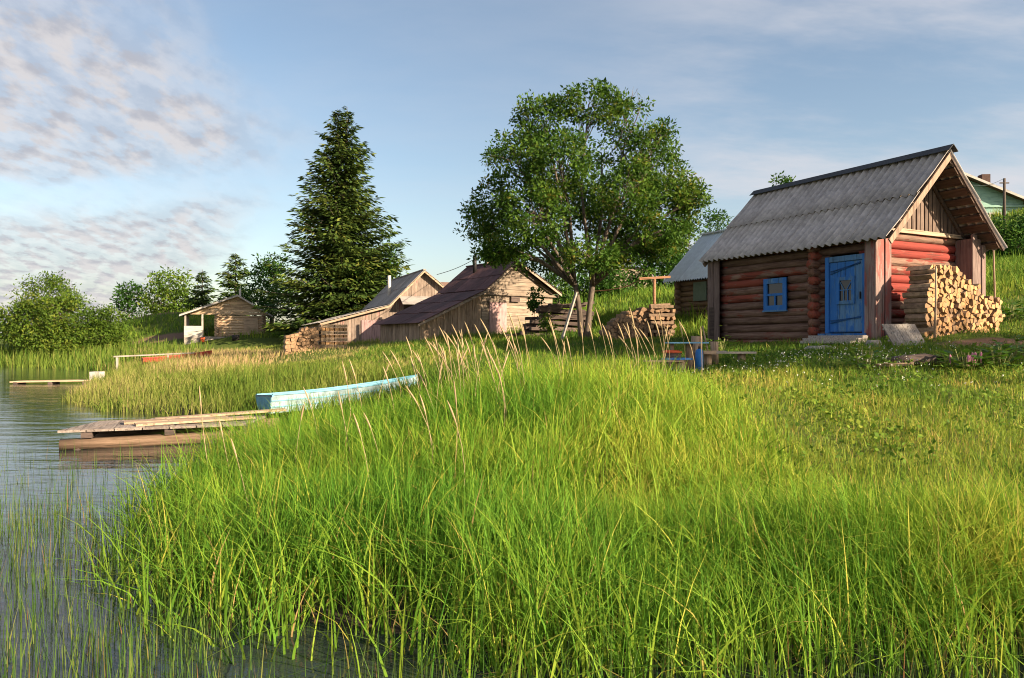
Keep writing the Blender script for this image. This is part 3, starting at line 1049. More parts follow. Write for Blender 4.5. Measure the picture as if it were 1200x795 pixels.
MB().tube([(0, 0, -0.02), (0, 0, 0.30), (0, 0, 0.42)], [0.13, 0.17, 0.175], 16).build('body', 'dark_timber', bk, True)
MB().tube([(0, 0, 0.415), (0, 0, 0.44), (0, 0, 0.47)], [0.185, 0.19, 0.12], 16).build('lid', 'red_paint', bk, True)
stk = MB().bar((0, 0, 0), (-0.10, 0.05, 0.52), 0.03, 0.02)
so = stk.build('wooden_paddle', 'fresh_board')
MB().box(-0.1, 0.14, -0.05, 0.05, -0.02, 0.05).build('blade', 'fresh_board', so)
so.location = (3.72, 14.55, G(3.72, 14.55) + 0.31)
tag(so, 'small pale wooden paddle leaning from the grey board bench', 'paddle')

# fallen log with burdock beside it
q = (6.75, 12.9)
fl = MB().tube([(-0.42, 0.05, 0.07), (-0.1, 0, 0.09), (0.2, 0.02, 0.10), (0.46, -0.03, 0.08)], [0.06, 0.09, 0.10, 0.08], 9, jit=0.15).build('fallen_log', 'dark_timber', None, True)
fl.location = (q[0], q[1], G(*q))
fl.scale = (1.0, 1.0, 1.0)
tag(fl, 'short dark fallen log lying in the grass in front of the bathhouse', 'log')
fl = MB().bar((-0.30, 0, 0.03), (0.30, 0.05, 0.06), 0.16, 0.05).build('loose_board', 'brown_side')
fl.location = (6.35, 12.75, G(6.35, 12.75))
tag(fl, 'flat brown board lying in the grass beside the fallen log', 'board')


def leaf_plant(name, x, y, n, rad, leaf, label, flower=None):
    root = thing(name, label, 'plant', (x, y, G(x, y)))
    Q, T_ = [], []
    for k in range(n):
        a = random.uniform(0, 2 * math.pi)
        r = rad * math.sqrt(random.random())
        h = random.uniform(0.06, 0.42) * (1.2 - r / rad * 0.6)
        c = np.array((r * math.cos(a), r * math.sin(a), h))
        o = np.array((math.cos(a), math.sin(a), random.uniform(-0.3, 0.5)))
        o /= np.linalg.norm(o)
        s = np.cross(o, (0, 0, 1.0))
        s /= np.linalg.norm(s)
        L = leaf * random.uniform(0.6, 1.2)
        Q.append([c, c + o * L * 0.45 + s * L * 0.34, c + o * L, c + o * L * 0.45 - s * L * 0.34])
        T_.append(random.random())
    link('leaves', np_quads('leaves', np.array(Q), 'broad_leaf', T_), root)
    mb = MB()
    for k in range(max(5, n // 8)):
        a = random.uniform(0, 2 * math.pi)
        r = rad * 0.6 * random.random()
        mb.tube([(r * .3 * math.cos(a), r * .3 * math.sin(a), -0.05), (r * math.cos(a), r * math.sin(a), random.uniform(0.2, 0.4))], 0.008, 4)
    mb.build('stems', 'stalk_green', root)
    if flower:
        for k in range(6):
            a = random.uniform(0, 2 * math.pi)
            r = rad * 0.8 * random.random()
            zz = random.uniform(0.24, 0.34)
            fo = MB().tube([(r * math.cos(a), r * math.sin(a), zz - 0.15), (r * math.cos(a), r * math.sin(a), zz), (r * math.cos(a), r * math.sin(a), zz + 0.03)], [0.003, 0.018, 0.008], 6)
            fo.build('flower', flower, root)
    return root


leaf_plant('burdock_plant', 7.35, 12.4, 130, 0.42, 0.20, 'leafy pink flowered plant growing beside the fallen log', 'petal_pink')
leaf_plant('burdock_plant', 7.95, 12.55, 110, 0.38, 0.18, 'broad leafed weed clump on the lawn beyond the pink flowers')
leaf_plant('burdock_plant', 8.6, 13.2, 120, 0.5, 0.2, 'wide burdock clump in the shade before the firewood pile')
leaf_plant('leafy_weed', 4.9, 18.2, 130, 0.5, 0.15, 'dark weeds growing at the foot of the bathhouse wall below the window')
leaf_plant('leafy_weed', 12.6, 19.5, 150, 0.7, 0.22, 'tall weeds on the slope behind the firewood pile')
leaf_plant('leafy_weed', 5.85, 12.7, 90, 0.34, 0.16, 'low feathery weed clump at the loose brown board')

# ------------------------------------------------------------------ generic old barn
def barn(name, label, loc, rz, L, prof, front_split, mats, zb, wall_x, roofw=0.9, extra=None):
    """prof: (x, z) from low eave over ridge to the right eave, local; front wall at y=0.2"""
    root = thing(name, label, 'barn', loc, rz)
    xs = [p[0] for p in prof]
    zs = [p[1] for p in prof]
    rf = lambda x: float(np.interp(x, xs, zs))
    x0, x1 = wall_x
    # front: vertical boards left of front_split, horizontal boards right of it
    x = x0
    while x < front_split - 0.02:
        w = min(random.uniform(0.15, 0.24), front_split - x)
        dd = random.uniform(0, 0.025)
        MB().hexa([(x, 0.2 - dd, zb), (x + w - 0.012, 0.2 - dd, zb), (x + w - 0.012, 0.24, zb), (x, 0.24, zb),
                   (x, 0.2 - dd, rf(x) - 0.06), (x + w - 0.012, 0.2 - dd, rf(x + w) - 0.06), (x + w - 0.012, 0.24, rf(x + w) - 0.06), (x, 0.24, rf(x) - 0.06)]).build('board', mats['vert'], root)
        x += w
    if front_split < x1:
        z = zb
        ridge = max(zs)
        while z < ridge - 0.2:
            h = random.uniform(0.15, 0.2)
            xa, xb_ = [], []
            for zz in (z, z + h - 0.012):
                cand = [q_ for q_ in np.linspace(front_split, x1, 80) if rf(q_) - 0.06 > zz]
                if not cand:
                    break
                xa.append(cand[0])
                xb_.append(cand[-1])
            if len(xa) < 2:
                break
            dd = random.uniform(0, 0.02)
            zt = z + h - 0.012
            MB().hexa([(xa[0], 0.2 - dd, z), (xb_[0], 0.2 - dd, z), (xb_[0], 0.25, z), (xa[0], 0.25, z),
                       (xa[1], 0.2 - dd, zt), (xb_[1], 0.2 - dd, zt), (xb_[1], 0.25, zt), (xa[1], 0.25, zt)]).build('board', mats['horiz'], root)
            z += h
    # side and back walls
    for xw in (x0, x1):
        y = 0.25
        while y < L - 0.2:
            w = random.uniform(0.17, 0.26)
            MB().box(xw - 0.02, xw + 0.02 + random.uniform(0, 0.015), y, min(y + w - 0.014, L - 0.15), zb, rf(xw) - 0.06).build('board', mats['side'], root)
            y += w
    pl = [(x0, L - 0.15, zb)] + [(x1, L - 0.15, zb)] + [(px_, L - 0.15, pz_ - 0.07) for px_, pz_ in list(zip(xs, zs))[::-1] if x0 < px_ < x1]
    pl.insert(2, (x1, L - 0.15, rf(x1) - 0.07))
    pl.append((x0, L - 0.15, rf(x0) - 0.07))
    MB().prism(pl, (0, 0.03, 0)).build('back_wall', mats['vert'], root)
    # roof sheets
    for i in range(len(prof) - 1):
        (xa, za), (xb_, zb_) = prof[i], prof[i + 1]
        lift = 0.012 * (i == 1)
        dx, dz = xb_ - xa, zb_ - za
        le = math.hypot(dx, dz)
        ex, ez = dx / le, dz / le
        nr = max(1, int(round(le / 1.35)))
        up_ = 1 if dz > 0 else -1
        for r_ in range(nr):
            f0, f1 = r_ / nr, (r_ + 1) / nr
            y = -0.12 - random.uniform(0, 0.03)
            while y < L + 0.05:
                y2 = min(y + roofw * random.uniform(0.75, 1.15), L + 0.12)
                j = random.uniform(0, 0.018) + lift
                jl, jh = (0.022, 0.0) if up_ > 0 else (0.0, 0.022)
                e0 = random.uniform(0.0, 0.10) if (r_ == 0 and i == 0) or (up_ > 0 and r_ > 0) else 0.0
                e1 = random.uniform(0.0, 0.10) if (r_ == nr - 1 and i == len(prof) - 2) or (up_ < 0 and r_ < nr - 1) else 0.0
                ax_, az_ = xa + dx * f0 - ex * e0, za + dz * f0 - ez * e0 + j + jl
                bx2_, bz_ = xa + dx * f1 + ex * e1, za + dz * f1 + ez * e1 + j + jh
                sk = random.uniform(-0.02, 0.02)
                MB().slab((ax_, y, az_), (bx2_, y + sk, bz_), (bx2_, y2 - 0.006 + sk, bz_), (ax_, y2 - 0.006, az_), 0.02).build('roof_sheet', mats['roof'], root)
                y = y2
        # rake board at the front
        MB().slab((xa, -0.13, za - 0.14), (xb_, -0.13, zb_ - 0.14), (xb_, -0.13, zb_ - 0.035), (xa, -0.13, za - 0.035), 0.03).build('barge_board', mats['barge'], root)
    rx = xs[zs.index(max(zs))]
    MB().bar((rx, -0.16, max(zs) + 0.02), (rx, L + 0.14, max(zs) + 0.02), 0.16, 0.05).build('ridge_board', mats['ridge'], root)
    return root, rf


# barn with the dark maroon roof
z2 = 1.45
b2, rf2 = barn('maroon_roof_barn', 'old plank barn with long dark maroon roof beside the leafy tree', (0.2, 34.0, z2), math.atan2(0.59, 0.81), 3.9,
               [(-5.0, 0.98), (-1.74, 2.45), (0.0, 3.85), (2.5, 2.45)], -1.74,
               dict(vert='barn_board_z', horiz='barn_board_x', side='barn_board_z', roof='roof_maroon', barge='barn_board_x', ridge='roof_maroon'), -0.25, (-4.75, 2.2))
d = plank(b2, 'door_pink', -1.35, -0.45, 0.12, 0.165, 0.35, 1.95, 'door')
d['label'] = 'faded pink plank door'
plank(d, 'barn_board_x', -1.42, -0.35, 0.085, 0.118, 1.955, 2.05, 'lintel')
plank(b2, 'barn_board_x', -1.7, 2.45, 0.06, 0.11, 2.26, 2.36, 'tie_board')
plank(b2, 'dark_timber', -0.22, 0.25, 0.08, 0.15, 2.0, 2.22, 'vent')
MB().tube([(-0.5, 2.6, 3.4), (-0.5, 2.6, 4.25)], 0.09, 8).build('stove_pipe', 'iron_black', b2, True)
plank(b2, 'fresh_board', -0.12, 0.2, 2.1, 2.35, 3.82, 4.05, 'chimney_board')

# barn with the grey roof
z1 = 1.35
b1, rf1 = barn('grey_roof_barn', 'grey roofed plank barn with lean-to beside the tall spruce', (-4.7, 41.0, z1), math.atan2(0.37, 0.93), 7.4,
               [(-5.45, 1.28), (-1.88, 2.26), (0.0, 4.15), (2.1, 2.5)], 0.0 + 2.0,
               dict(vert='barn_pink_z', horiz='barn_board_x', side='barn_board_z', roof='roof_board', barge='fresh_board', ridge='roof_board'), -0.3, (-5.1, 2.0), 0.8)
plank(b1, 'door_pink', -3.3, -2.2, 0.12, 0.165, -0.1, 1.45, 'door')
MB().slab((-1.3, -0.6, 2.3), (0.9, -0.6, 2.3), (0.9, 0.15, 2.75), (-1.3, 0.15, 2.75), 0.04).build('canopy', 'roof_board', b1)
MB().box(-1.05, 0.6, 0.13, 0.172, 1.5, 2.35).build('hatch', 'dark_timber', b1)
MB().tube([(-1.2, 3.0, 2.8), (-1.2, 3.0, 4.05)], 0.10, 8).build('stove_pipe', 'stub_white', b1, True)

# stack of dark timbers between the maroon barn and the leafy tree
tmb = thing('timber_stack', 'heap of dark old timbers beside the maroon roofed barn', 'timber', (1.55, 30.4, G(1.55, 30.4) - 0.05), R(20))
for k in range(30):
    lv = k // 5
    y = random.uniform(-0.6, 0.6) * (1 - lv * 0.10)
    L2 = random.uniform(1.0, 1.7) * (1 - lv * 0.08)
    cx_ = random.uniform(-0.25, 0.25) + lv * 0.16
    tl = random.uniform(-0.10, 0.14)
    MB().bar((cx_ - L2, y, 0.12 + lv * 0.23 - tl), (cx_ + L2, y + random.uniform(-0.15, 0.15), 0.12 + lv * 0.23 + tl), random.uniform(0.14, 0.24), random.uniform(0.10, 0.2)).build('timber', 'dark_timber', tmb)
pk = MB().bar((0, 0, 0), (0.55, 0.25, 1.75), 0.14, 0.05)
o = pk.build('leaning_plank', 'grey_board_z')
o.location = (1.72, 26.9, G(1.72, 26.9) - 0.05)
tag(o, 'grey plank propped against the trunk of the leafy tree', 'plank')

# ------------------------------------------------------------------ log hut behind the bathhouse with zinc roof
hut = thing('zinc_roof_hut', 'brown log hut with shiny corrugated metal roof behind the bathhouse', 'hut', (8.06, 26.0, 2.75), RZ)
for i in range(8):
    zz = -0.25 + 0.2 * i
    log('log', (0.36, 0.1, zz), (0.36, 4.3, zz), 0.11, 'log_brown_y', hut, 8)
    log('log', (0.15, 0.3, zz + 0.1), (3.9, 0.3, zz + 0.1), 0.11, 'log_brown_x', hut, 8)
    log('log', (0.15, 4.05, zz + 0.1), (3.9, 4.05, zz + 0.1), 0.11, 'log_brown_x', hut, 8)
    log('log', (3.70, 0.1, zz), (3.70, 4.3, zz), 0.11, 'log_brown_y', hut, 8)
for side in (0, 1):
    for c in range(5):
        y0, y1 = -0.1 + c * 0.95, -0.1 + (c + 1) * 0.95 + 0.03
        b = MB()
        n = 7 * 4
        for s in (0, 1):
            for i in range(n + 1):
                f = i / n
                xx = 2.03 * s
                zz = 1.25 + 2.0 * s + 0.036 * math.cos(2 * math.pi * 7 * f)
                if side:
                    xx = 4.06 - xx
                b.v.append((xx, y0 + (y1 - y0) * f, zz))
        m_ = n + 1
        for i in range(n):
            b.f.append((i, i + 1, m_ + i + 1, m_ + i) if side else (i, m_ + i, m_ + i + 1, i + 1))
        b.mi = [0] * n
        b.build('roof_sheet', 'roof_zinc', hut, True)
for ya in (0.3, 4.05):
    MB().prism([(0.3, ya, 1.35), (3.76, ya, 1.35), (2.03, ya, 3.1)], (0, 0.04, 0)).build('gable_wall', 'gable_board', hut)
MB().bar((2.03, -0.12, 3.27), (2.03, 4.7, 3.27), 0.25, 0.05).build('ridge_cap', 'roof_zinc', hut)
plank(hut, 'curtain', 0.18, 0.22, 2.4, 3.1, 0.45, 1.15, 'cloth')
pst = MB().box(-0.06, 0.06, -0.06, 0.06, -0.2, 1.0).build('wooden_post', 'dark_timber')
pst.location = (5.35, 20.6, G(5.35, 20.6))
tag(pst, 'short dark post beside the left corner of the bathhouse', 'post')

# ------------------------------------------------------------------ woodpiles in the yard
q = (3.15, 25.6)
wp = thing('firewood_pile', 'brown heap of split firewood sloping down towards the tree', 'woodpile', (q[0], q[1], G(*q) - 0.03), R(8))
pile(wp, packed(1.5, lambda x: float(np.interp(x, [0, 0.3, 0.8, 1.2, 1.5], [0.35, 0.68, 1.0, 1.08, 1.05])), 0.135), 0.7, ('brown_end', 'brown_side'))
q = (4.66, 25.75)
wp = thing('firewood_pile', 'square cross-laid stack of brown firewood under the wooden crossbar post', 'woodpile', (q[0], q[1], G(*q) - 0.03), R(8))
for lv in range(8):
    for k in range(5):
        zz = 0.07 + lv * 0.135
        j = random.uniform(-0.04, 0.04)
        if lv % 2 == 0:
            MB().bar((-0.05 + 2 * j, k * 0.17, zz + random.uniform(-.02, .02)), (0.82 + random.uniform(-.10, .06), k * 0.17 + random.uniform(-.05, .05), zz + random.uniform(-.03, .03)), random.uniform(0.09, 0.16), random.uniform(0.08, 0.13), up=(0, random.uniform(-.6, .6), 1)).build('split_log', 'brown_side', wp)
        else:
            MB().bar((0.04 + k * 0.175 + random.uniform(-.04, .04), -0.10 + 1.6 * j, zz + random.uniform(-.02, .02)), (0.04 + k * 0.175, 0.76 + j, zz), random.uniform(0.09, 0.17), random.uniform(0.08, 0.13), up=(random.uniform(-.7, .7), 0, 1)).build('split_log', 'brown_end', wp)
for k in range(4):
    MB().bar((0.0 + 0.05 * k, 0.08 + 0.18 * k, 1.14 + 0.05 * (k % 2)), (0.8 - 0.05 * k, 0.1 + 0.18 * k, 1.16 + 0.07 * (k % 2)), 0.14, 0.1).build('split_log', 'brown_side', wp)
q = (4.93, 26.6)
tp = thing('crossbar_post', 'wooden post with rusty brown crossbar behind the firewood stack', 'post', (q[0], q[1], G(*q)), R(10))
MB().tube([(0, 0, -0.2), (0, 0, 2.0)], 0.055, 8).build('post', 'rust_wood', tp, True)
MB().bar((-0.55, 0, 2.0), (0.58, 0, 2.08), 0.09, 0.08).build('crossbar', 'rust_wood', tp)
MB().tube([(-0.5, 0, 1.97), (-0.9, 0.3, 1.75), (-1.4, 0.7, 1.65), (-2.0, 1.2, 1.62)], 0.018, 5).build('rope', 'rust_wood', tp)

wl = at(337, 416, 29.6)
wz = G(wl[0], 29.6)
wp = thing('firewood_pile', 'pale firewood stack in two blocks before the tall spruce', 'woodpile', (wl[0], 29.6, wz - 0.03), R(24))
pile(wp, packed(1.25, lambda x: float(np.interp(x, [0, 0.5, 1.25], [0.75, 1.0, 1.10])), 0.15), 0.6, ('brown_end', 'split_side'))
for lv in range(9):
    zz = 0.07 + lv * 0.135
    for bx0 in (1.27, 1.80):
        if lv % 2 == 0:
            for k in range(3):
                MB().bar((bx0, 0.04 + k * 0.2, zz), (bx0 + 0.50, 0.04 + k * 0.2, zz), 0.15, 0.115).build('split_log', 'split_side', wp)
        else:
            for k in range(3):
                MB().bar((bx0 + 0.08 + k * 0.17, -0.05, zz), (bx0 + 0.08 + k * 0.17, 0.52, zz), 0.14, 0.115).build('split_log', 'split_end', wp)

# ------------------------------------------------------------------ log cabin with porch on the far bank
cl = at(255, 386, 55.0)
cbz = G(cl[0], 55.0)
pc = thing('porch_cabin', 'small pale log cabin with side porch on the far bank', 'cabin', (cl[0], 55.0, cbz - 0.05), R(20))
fz = 0.15
for i in range(8):
    zz = fz + 0.1 + 0.19 * i
    log('log', (-0.2, 0, zz), (3.3, 0, zz), 0.105, 'log_tan_x', pc, 8)
    log('log', (-0.2, 4.0, zz), (3.3, 4.0, zz), 0.105, 'log_tan_x', pc, 8)
    log('log', (0, -0.2, zz + 0.095), (0, 4.2, zz + 0.095), 0.105, 'log_tan_y', pc, 8)
    log('log', (3.1, -0.2, zz + 0.095), (3.1, 4.2, zz + 0.095), 0.105, 'log_tan_y', pc, 8)
MB().box(-2.2, 3.3, -0.3, 4.2, -0.5, fz).build('floor_deck', 'grey_board_x', pc)
for k in range(7):
    MB().box(-2.2 + 0.0, -2.15, -0.25 + k * 0.64, -0.25 + k * 0.64 + 0.6, fz, fz + 0.75).build('rail_board', 'white_wood', pc)
MB().box(-2.2, -1.0, -0.28, -0.22, fz, fz + 0.75).build('rail_board', 'white_wood', pc)
for (x_, y_) in ((-2.12, -0.2), (-1.0, -0.2), (-2.12, 4.0), (-2.12, 1.9)):
    MB().box(x_ - 0.06, x_ + 0.06, y_ - 0.06, y_ + 0.06, fz, 1.72).build('porch_post', 'grey_board_z', pc)
plank(pc, 'fresh_board', 1.75, 2.75, -0.15, -0.11, fz + 0.02, fz + 1.35, 'door')
EL, ER, PKX, PKZ, EZ = -2.5, 3.75, 1.35, 3.15, 1.68
for (xa, za, xb_, zb_) in ((EL, EZ, PKX, PKZ), (PKX, PKZ, ER, EZ)):
    y = -0.6
    while y < 4.6:
        MB().slab((xa, y, za + 0.02), (xb_, y, zb_ + 0.02), (xb_, min(y + 0.5, 4.6) - 0.01, zb_ + 0.02), (xa, min(y + 0.5, 4.6) - 0.01, za + 0.02), 0.05).build('roof_board', 'roof_board', pc)
        y += 0.5
    MB().slab((xa, -0.61, za - 0.12), (xb_, -0.61, zb_ - 0.12), (xb_, -0.61, zb_ - 0.035), (xa, -0.61, za - 0.035), 0.03).build('barge_board', 'white_wood', pc)
zz = 1.72
while zz < PKZ - 0.2:
    h = 0.19
    fa = (zz - EZ + 0.09) / (PKZ - EZ)
    fb = (zz + h - EZ + 0.09) / (PKZ - EZ)
    la, lb = EL + (PKX - EL) * fa, EL + (PKX - EL) * fb
    ra, rb = ER - (ER - PKX) * fa, ER - (ER - PKX) * fb
    if lb < rb:
        MB().hexa([(la, -0.16, zz), (ra, -0.16, zz), (ra, -0.12, zz), (la, -0.12, zz), (lb, -0.16, zz + h - 0.01), (rb, -0.16, zz + h - 0.01), (rb, -0.12, zz + h - 0.01), (lb, -0.12, zz + h - 0.01)]).build('gable_board', 'log_tan_x', pc)
    zz += h
MB().box(PKX + 0.1, PKX + 0.25, 0.9, 1.05, 2.9, 3.65).build('chimney', 'stub_white', pc)
tub = MB().tube([(0, 0, -0.05), (0, 0, 0.3), (0, 0, 0.36)], [0.22, 0.26, 0.2], 12).build('wash_tub', 'iron_black', None, True)
tub.location = (cl[0] + 1.75, 53.7, G(cl[0] + 1.75, 53.7))
tag(tub, 'black wash tub on the grass in front of the porch cabin', 'tub')
for (dx_, lab) in ((-0.75, 'red bucket beside the porch of the far cabin'),):
    rb_ = MB().tube([(0, 0, -0.05), (0, 0, 0.32)], [0.13, 0.17], 12).build('bucket', 'red_paint', None, True)
    rb_.location = (cl[0] + dx_, 54.2, G(cl[0] + dx_, 54.2))
    tag(rb_, lab, 'bucket')

# tiny hut roof behind the hillock
hp = at(201, 366, 80)
fh = thing('far_hut', 'tiny brown hut showing behind the grassy hillock', 'hut', (hp[0], 80, hp[2] - 1.2), R(16))
MB().box(-1.7, 1.7, 0, 3.5, -1.0, 1.0).build('wall', 'barn_board_x', fh)
for sg in (-1, 1):
    MB().slab((sg * 2.1, -0.3, 0.85), (0, -0.3, 2.15), (0, 3.8, 2.15), (sg * 2.1, 3.8, 0.85), -0.06 * sg).build('roof', 'roof_brown', fh)
MB().prism([(-1.7, -0.01, 1.0), (1.7, -0.01, 1.0), (0, -0.01, 2.05)], (0, 0.05, 0)).build('gable', 'barn_board_x', fh)

# green house on the hill
hp = at(1124, 256, 55)
gh = thing('green_house', 'mint green wooden house with brown roof on the hill', 'house', (hp[0], 55, hp[2] - 1.0), R(-4))
for i in range(17):
    MB().box(-4.4, 4.4, 0.0, 0.05 + 0.012 * (i % 2), -0.6 + i * 0.17, -0.6 + i * 0.17 + 0.162).build('board', 'mint', gh)
MB().box(-4.4, 4.4, 0.07, 8, -0.8, 2.2).build('wall', 'mint', gh)
MB().prism([(-4.4, 0.05, 2.25), (4.4, 0.05, 2.25), (0, 0.05, 4.0)], (0, 0.1, 0)).build('gable', 'mint', gh)
MB().box(-4.5, 4.5, -0.10, 0.02, 1.75, 1.9).build('cornice', 'mint', gh)
for sg in (-1, 1):
    MB().slab((sg * 5.4, -0.6, 1.82), (0, -0.6, 4.2), (0, 8.5, 4.2), (sg * 5.4, 8.5, 1.82), -0.1 * sg).build('roof', 'roof_brown', gh)
    MB().slab((sg * 5.4, -0.62, 1.62), (0, -0.62, 4.0), (0, -0.62, 4.18), (sg * 5.4, -0.62, 1.80), 0.04 * sg).build('barge_board', 'white_wood', gh)
w_ = MB().box(2.1, 2.8, -0.10, 0.0, 0.45, 1.25).build('window', 'glass_dark', gh)
for (a, b_, c, d_) in ((1.98, 2.1, 0.35, 1.37), (2.8, 2.92, 0.35, 1.37), (2.1, 2.8, 1.25, 1.37), (2.1, 2.8, 0.35, 0.45)):
    MB().box(a, b_, -0.13, 0.0, c, d_).build('window_frame', 'white_wood', w_)
MB().box(2.35, 2.95, 1.5, 2.1, 2.9, 4.45).build('chimney', 'brick_dark', gh)
hp = at(1177, 256, 50)
up = MB().tube([(0, 0, -1.0), (0, 0, 3.0)], [0.10, 0.075], 8).build('utility_pole', 'bark_dark', None, True)
up.location = (hp[0], 50, hp[2] - 0.4)
tag(up, 'dark utility pole standing in front of the green house', 'pole')
ins = MB().bar((-0.3, 0, 2.7), (0.3, 0, 2.7), 0.07, 0.07).build('crossarm', 'bark_dark', up)
wr = MB()
pts = []
for k in range(15):
    f = k / 14
    a_ = Vector((hp[0], 50, hp[2] + 2.6))
    c_ = Vector((14.0, 62, 17.5))
    p = a_.lerp(Vector((gh.location.x + 0.4, 54.4, gh.location.z + 3.3)), f)
    p.z -= 0.25 * math.sin(math.pi * f)
    pts.append(p)
tag(wr.tube(pts, 0.014, 4).build('overhead_wire', 'stub_white'), 'pale wire sagging from the utility pole to the green house', 'wire')
# blue roofed house far behind the tree
hp = at(738, 318, 70)
fb = thing('far_house', 'distant house with bluish roof seen between tree and bathhouse', 'house', (hp[0], 70, hp[2] - 0.5), R(10))
MB().box(-1.6, 2.2, 0, 4, -2, 0.9).build('wall', 'barn_board_x', fb)
MB().prism([(-2.0, -0.3, 0.85), (2.6, -0.3, 0.85), (1.4, 0.8, 2.1), (-0.6, 0.8, 2.1)], (0, 4.2, 0)).build('roof', 'roof_blue', fb)
hp = at(527, 333, 60)
fb = thing('far_house', 'distant house with grey brown roof seen between the two barns', 'house', (hp[0], 60, hp[2] - 1.5), R(10))
MB().box(-2.5, 1.8, 0, 4, -2.5, 0.5).build('wall', 'barn_board_x', fb)
MB().prism([(-3.0, -0.3, 0.4), (2.2, -0.3, 0.4), (1.5, 0.8, 1.7), (-2.2, 0.8, 1.7)], (0, 4.2, 0)).build('roof', 'roof_brown', fb)

# wire from the maroon barn over to the spruce
a_ = Vector(at(568, 297, 36))
c_ = Vector(at(512, 322, 43))
pts = [a_.lerp(c_, k / 10) - Vector((0, 0, 0.12 * math.sin(math.pi * k / 10))) for k in range(11)]
tag(MB().tube(pts, 0.018, 4).build('overhead_wire', 'iron_black'), 'dark wire running between the roofs of the two barns', 'wire')

# ------------------------------------------------------------------ docks and boats
dk = thing('lake_dock', 'low plank dock on squared logs reaching into the water', 'dock', (-7.05, 11.95, 0.0), math.atan2(0.37, 0.93))
log('beam', (0.0, 0.06, 0.07), (3.3, 0.06, 0.10), 0.10, 'dock_log', dk, 8)
log('beam', (0.3, 1.25, 0.10), (3.4, 1.25, 0.13), 0.13, 'dock_log', dk, 8)
for xx_ in (0.3, 1.5, 2.7):
    MB().box(xx_, xx_ + 0.16, -0.02, 1.36, 0.175, 0.27).build('crossbeam', 'dark_timber', dk)
for k in range(7):
    xk = 0.0 + k * 0.40
    b = MB().box(xk, xk + 0.375, -0.06 + random.uniform(-0.03, 0.03), 1.42 + random.uniform(-0.04, 0.04), 0.275, 0.31 + random.uniform(0, 0.012))
    b.v = [(vx + 0.30 * vy, vy, vz) for vx, vy, vz in b.v]
    b.build('deck_board', 'dock_board', dk)
for (x_, y_) in ((0.25, 0.06), (2.2, 0.06), (0.7, 1.25), (2.6, 1.25)):
    MB().tube([(x_, y_, -0.9), (x_, y_, 0.05)], 0.09, 8).build('pile', 'dark_timber', dk, True)
lb_ = [((1.05, 0.22, 0.335), (2.9, 0.55, 0.36), 0.30, 0.035, 'pale long board lying on the dock nearest its edge'),
       ((0.85, 0.62, 0.335), (2.5, 0.80, 0.335), 0.30, 0.04, 'short fresh board lying on the dock'),
       ((1.3, 0.98, 0.34), (3.5, 1.20, 0.42), 0.24, 0.035, 'long pale gangway board running from dock to bank')]
DM = Matrix.Translation((-7.05, 11.95, 0)) @ Matrix.Rotation(math.atan2(0.37, 0.93), 4, 'Z')
for a, c, w, h, lab in lb_:
    a_, c_ = DM @ Vector(a), DM @ Vector(c)
    bo = MB().bar((0, 0, h / 2 - 0.015), c_ - a_ + Vector((0, 0, h / 2 - 0.015)), w, h).build('loose_board', 'fresh_board')
    bo.location = a_
    tag(bo, lab, 'board')


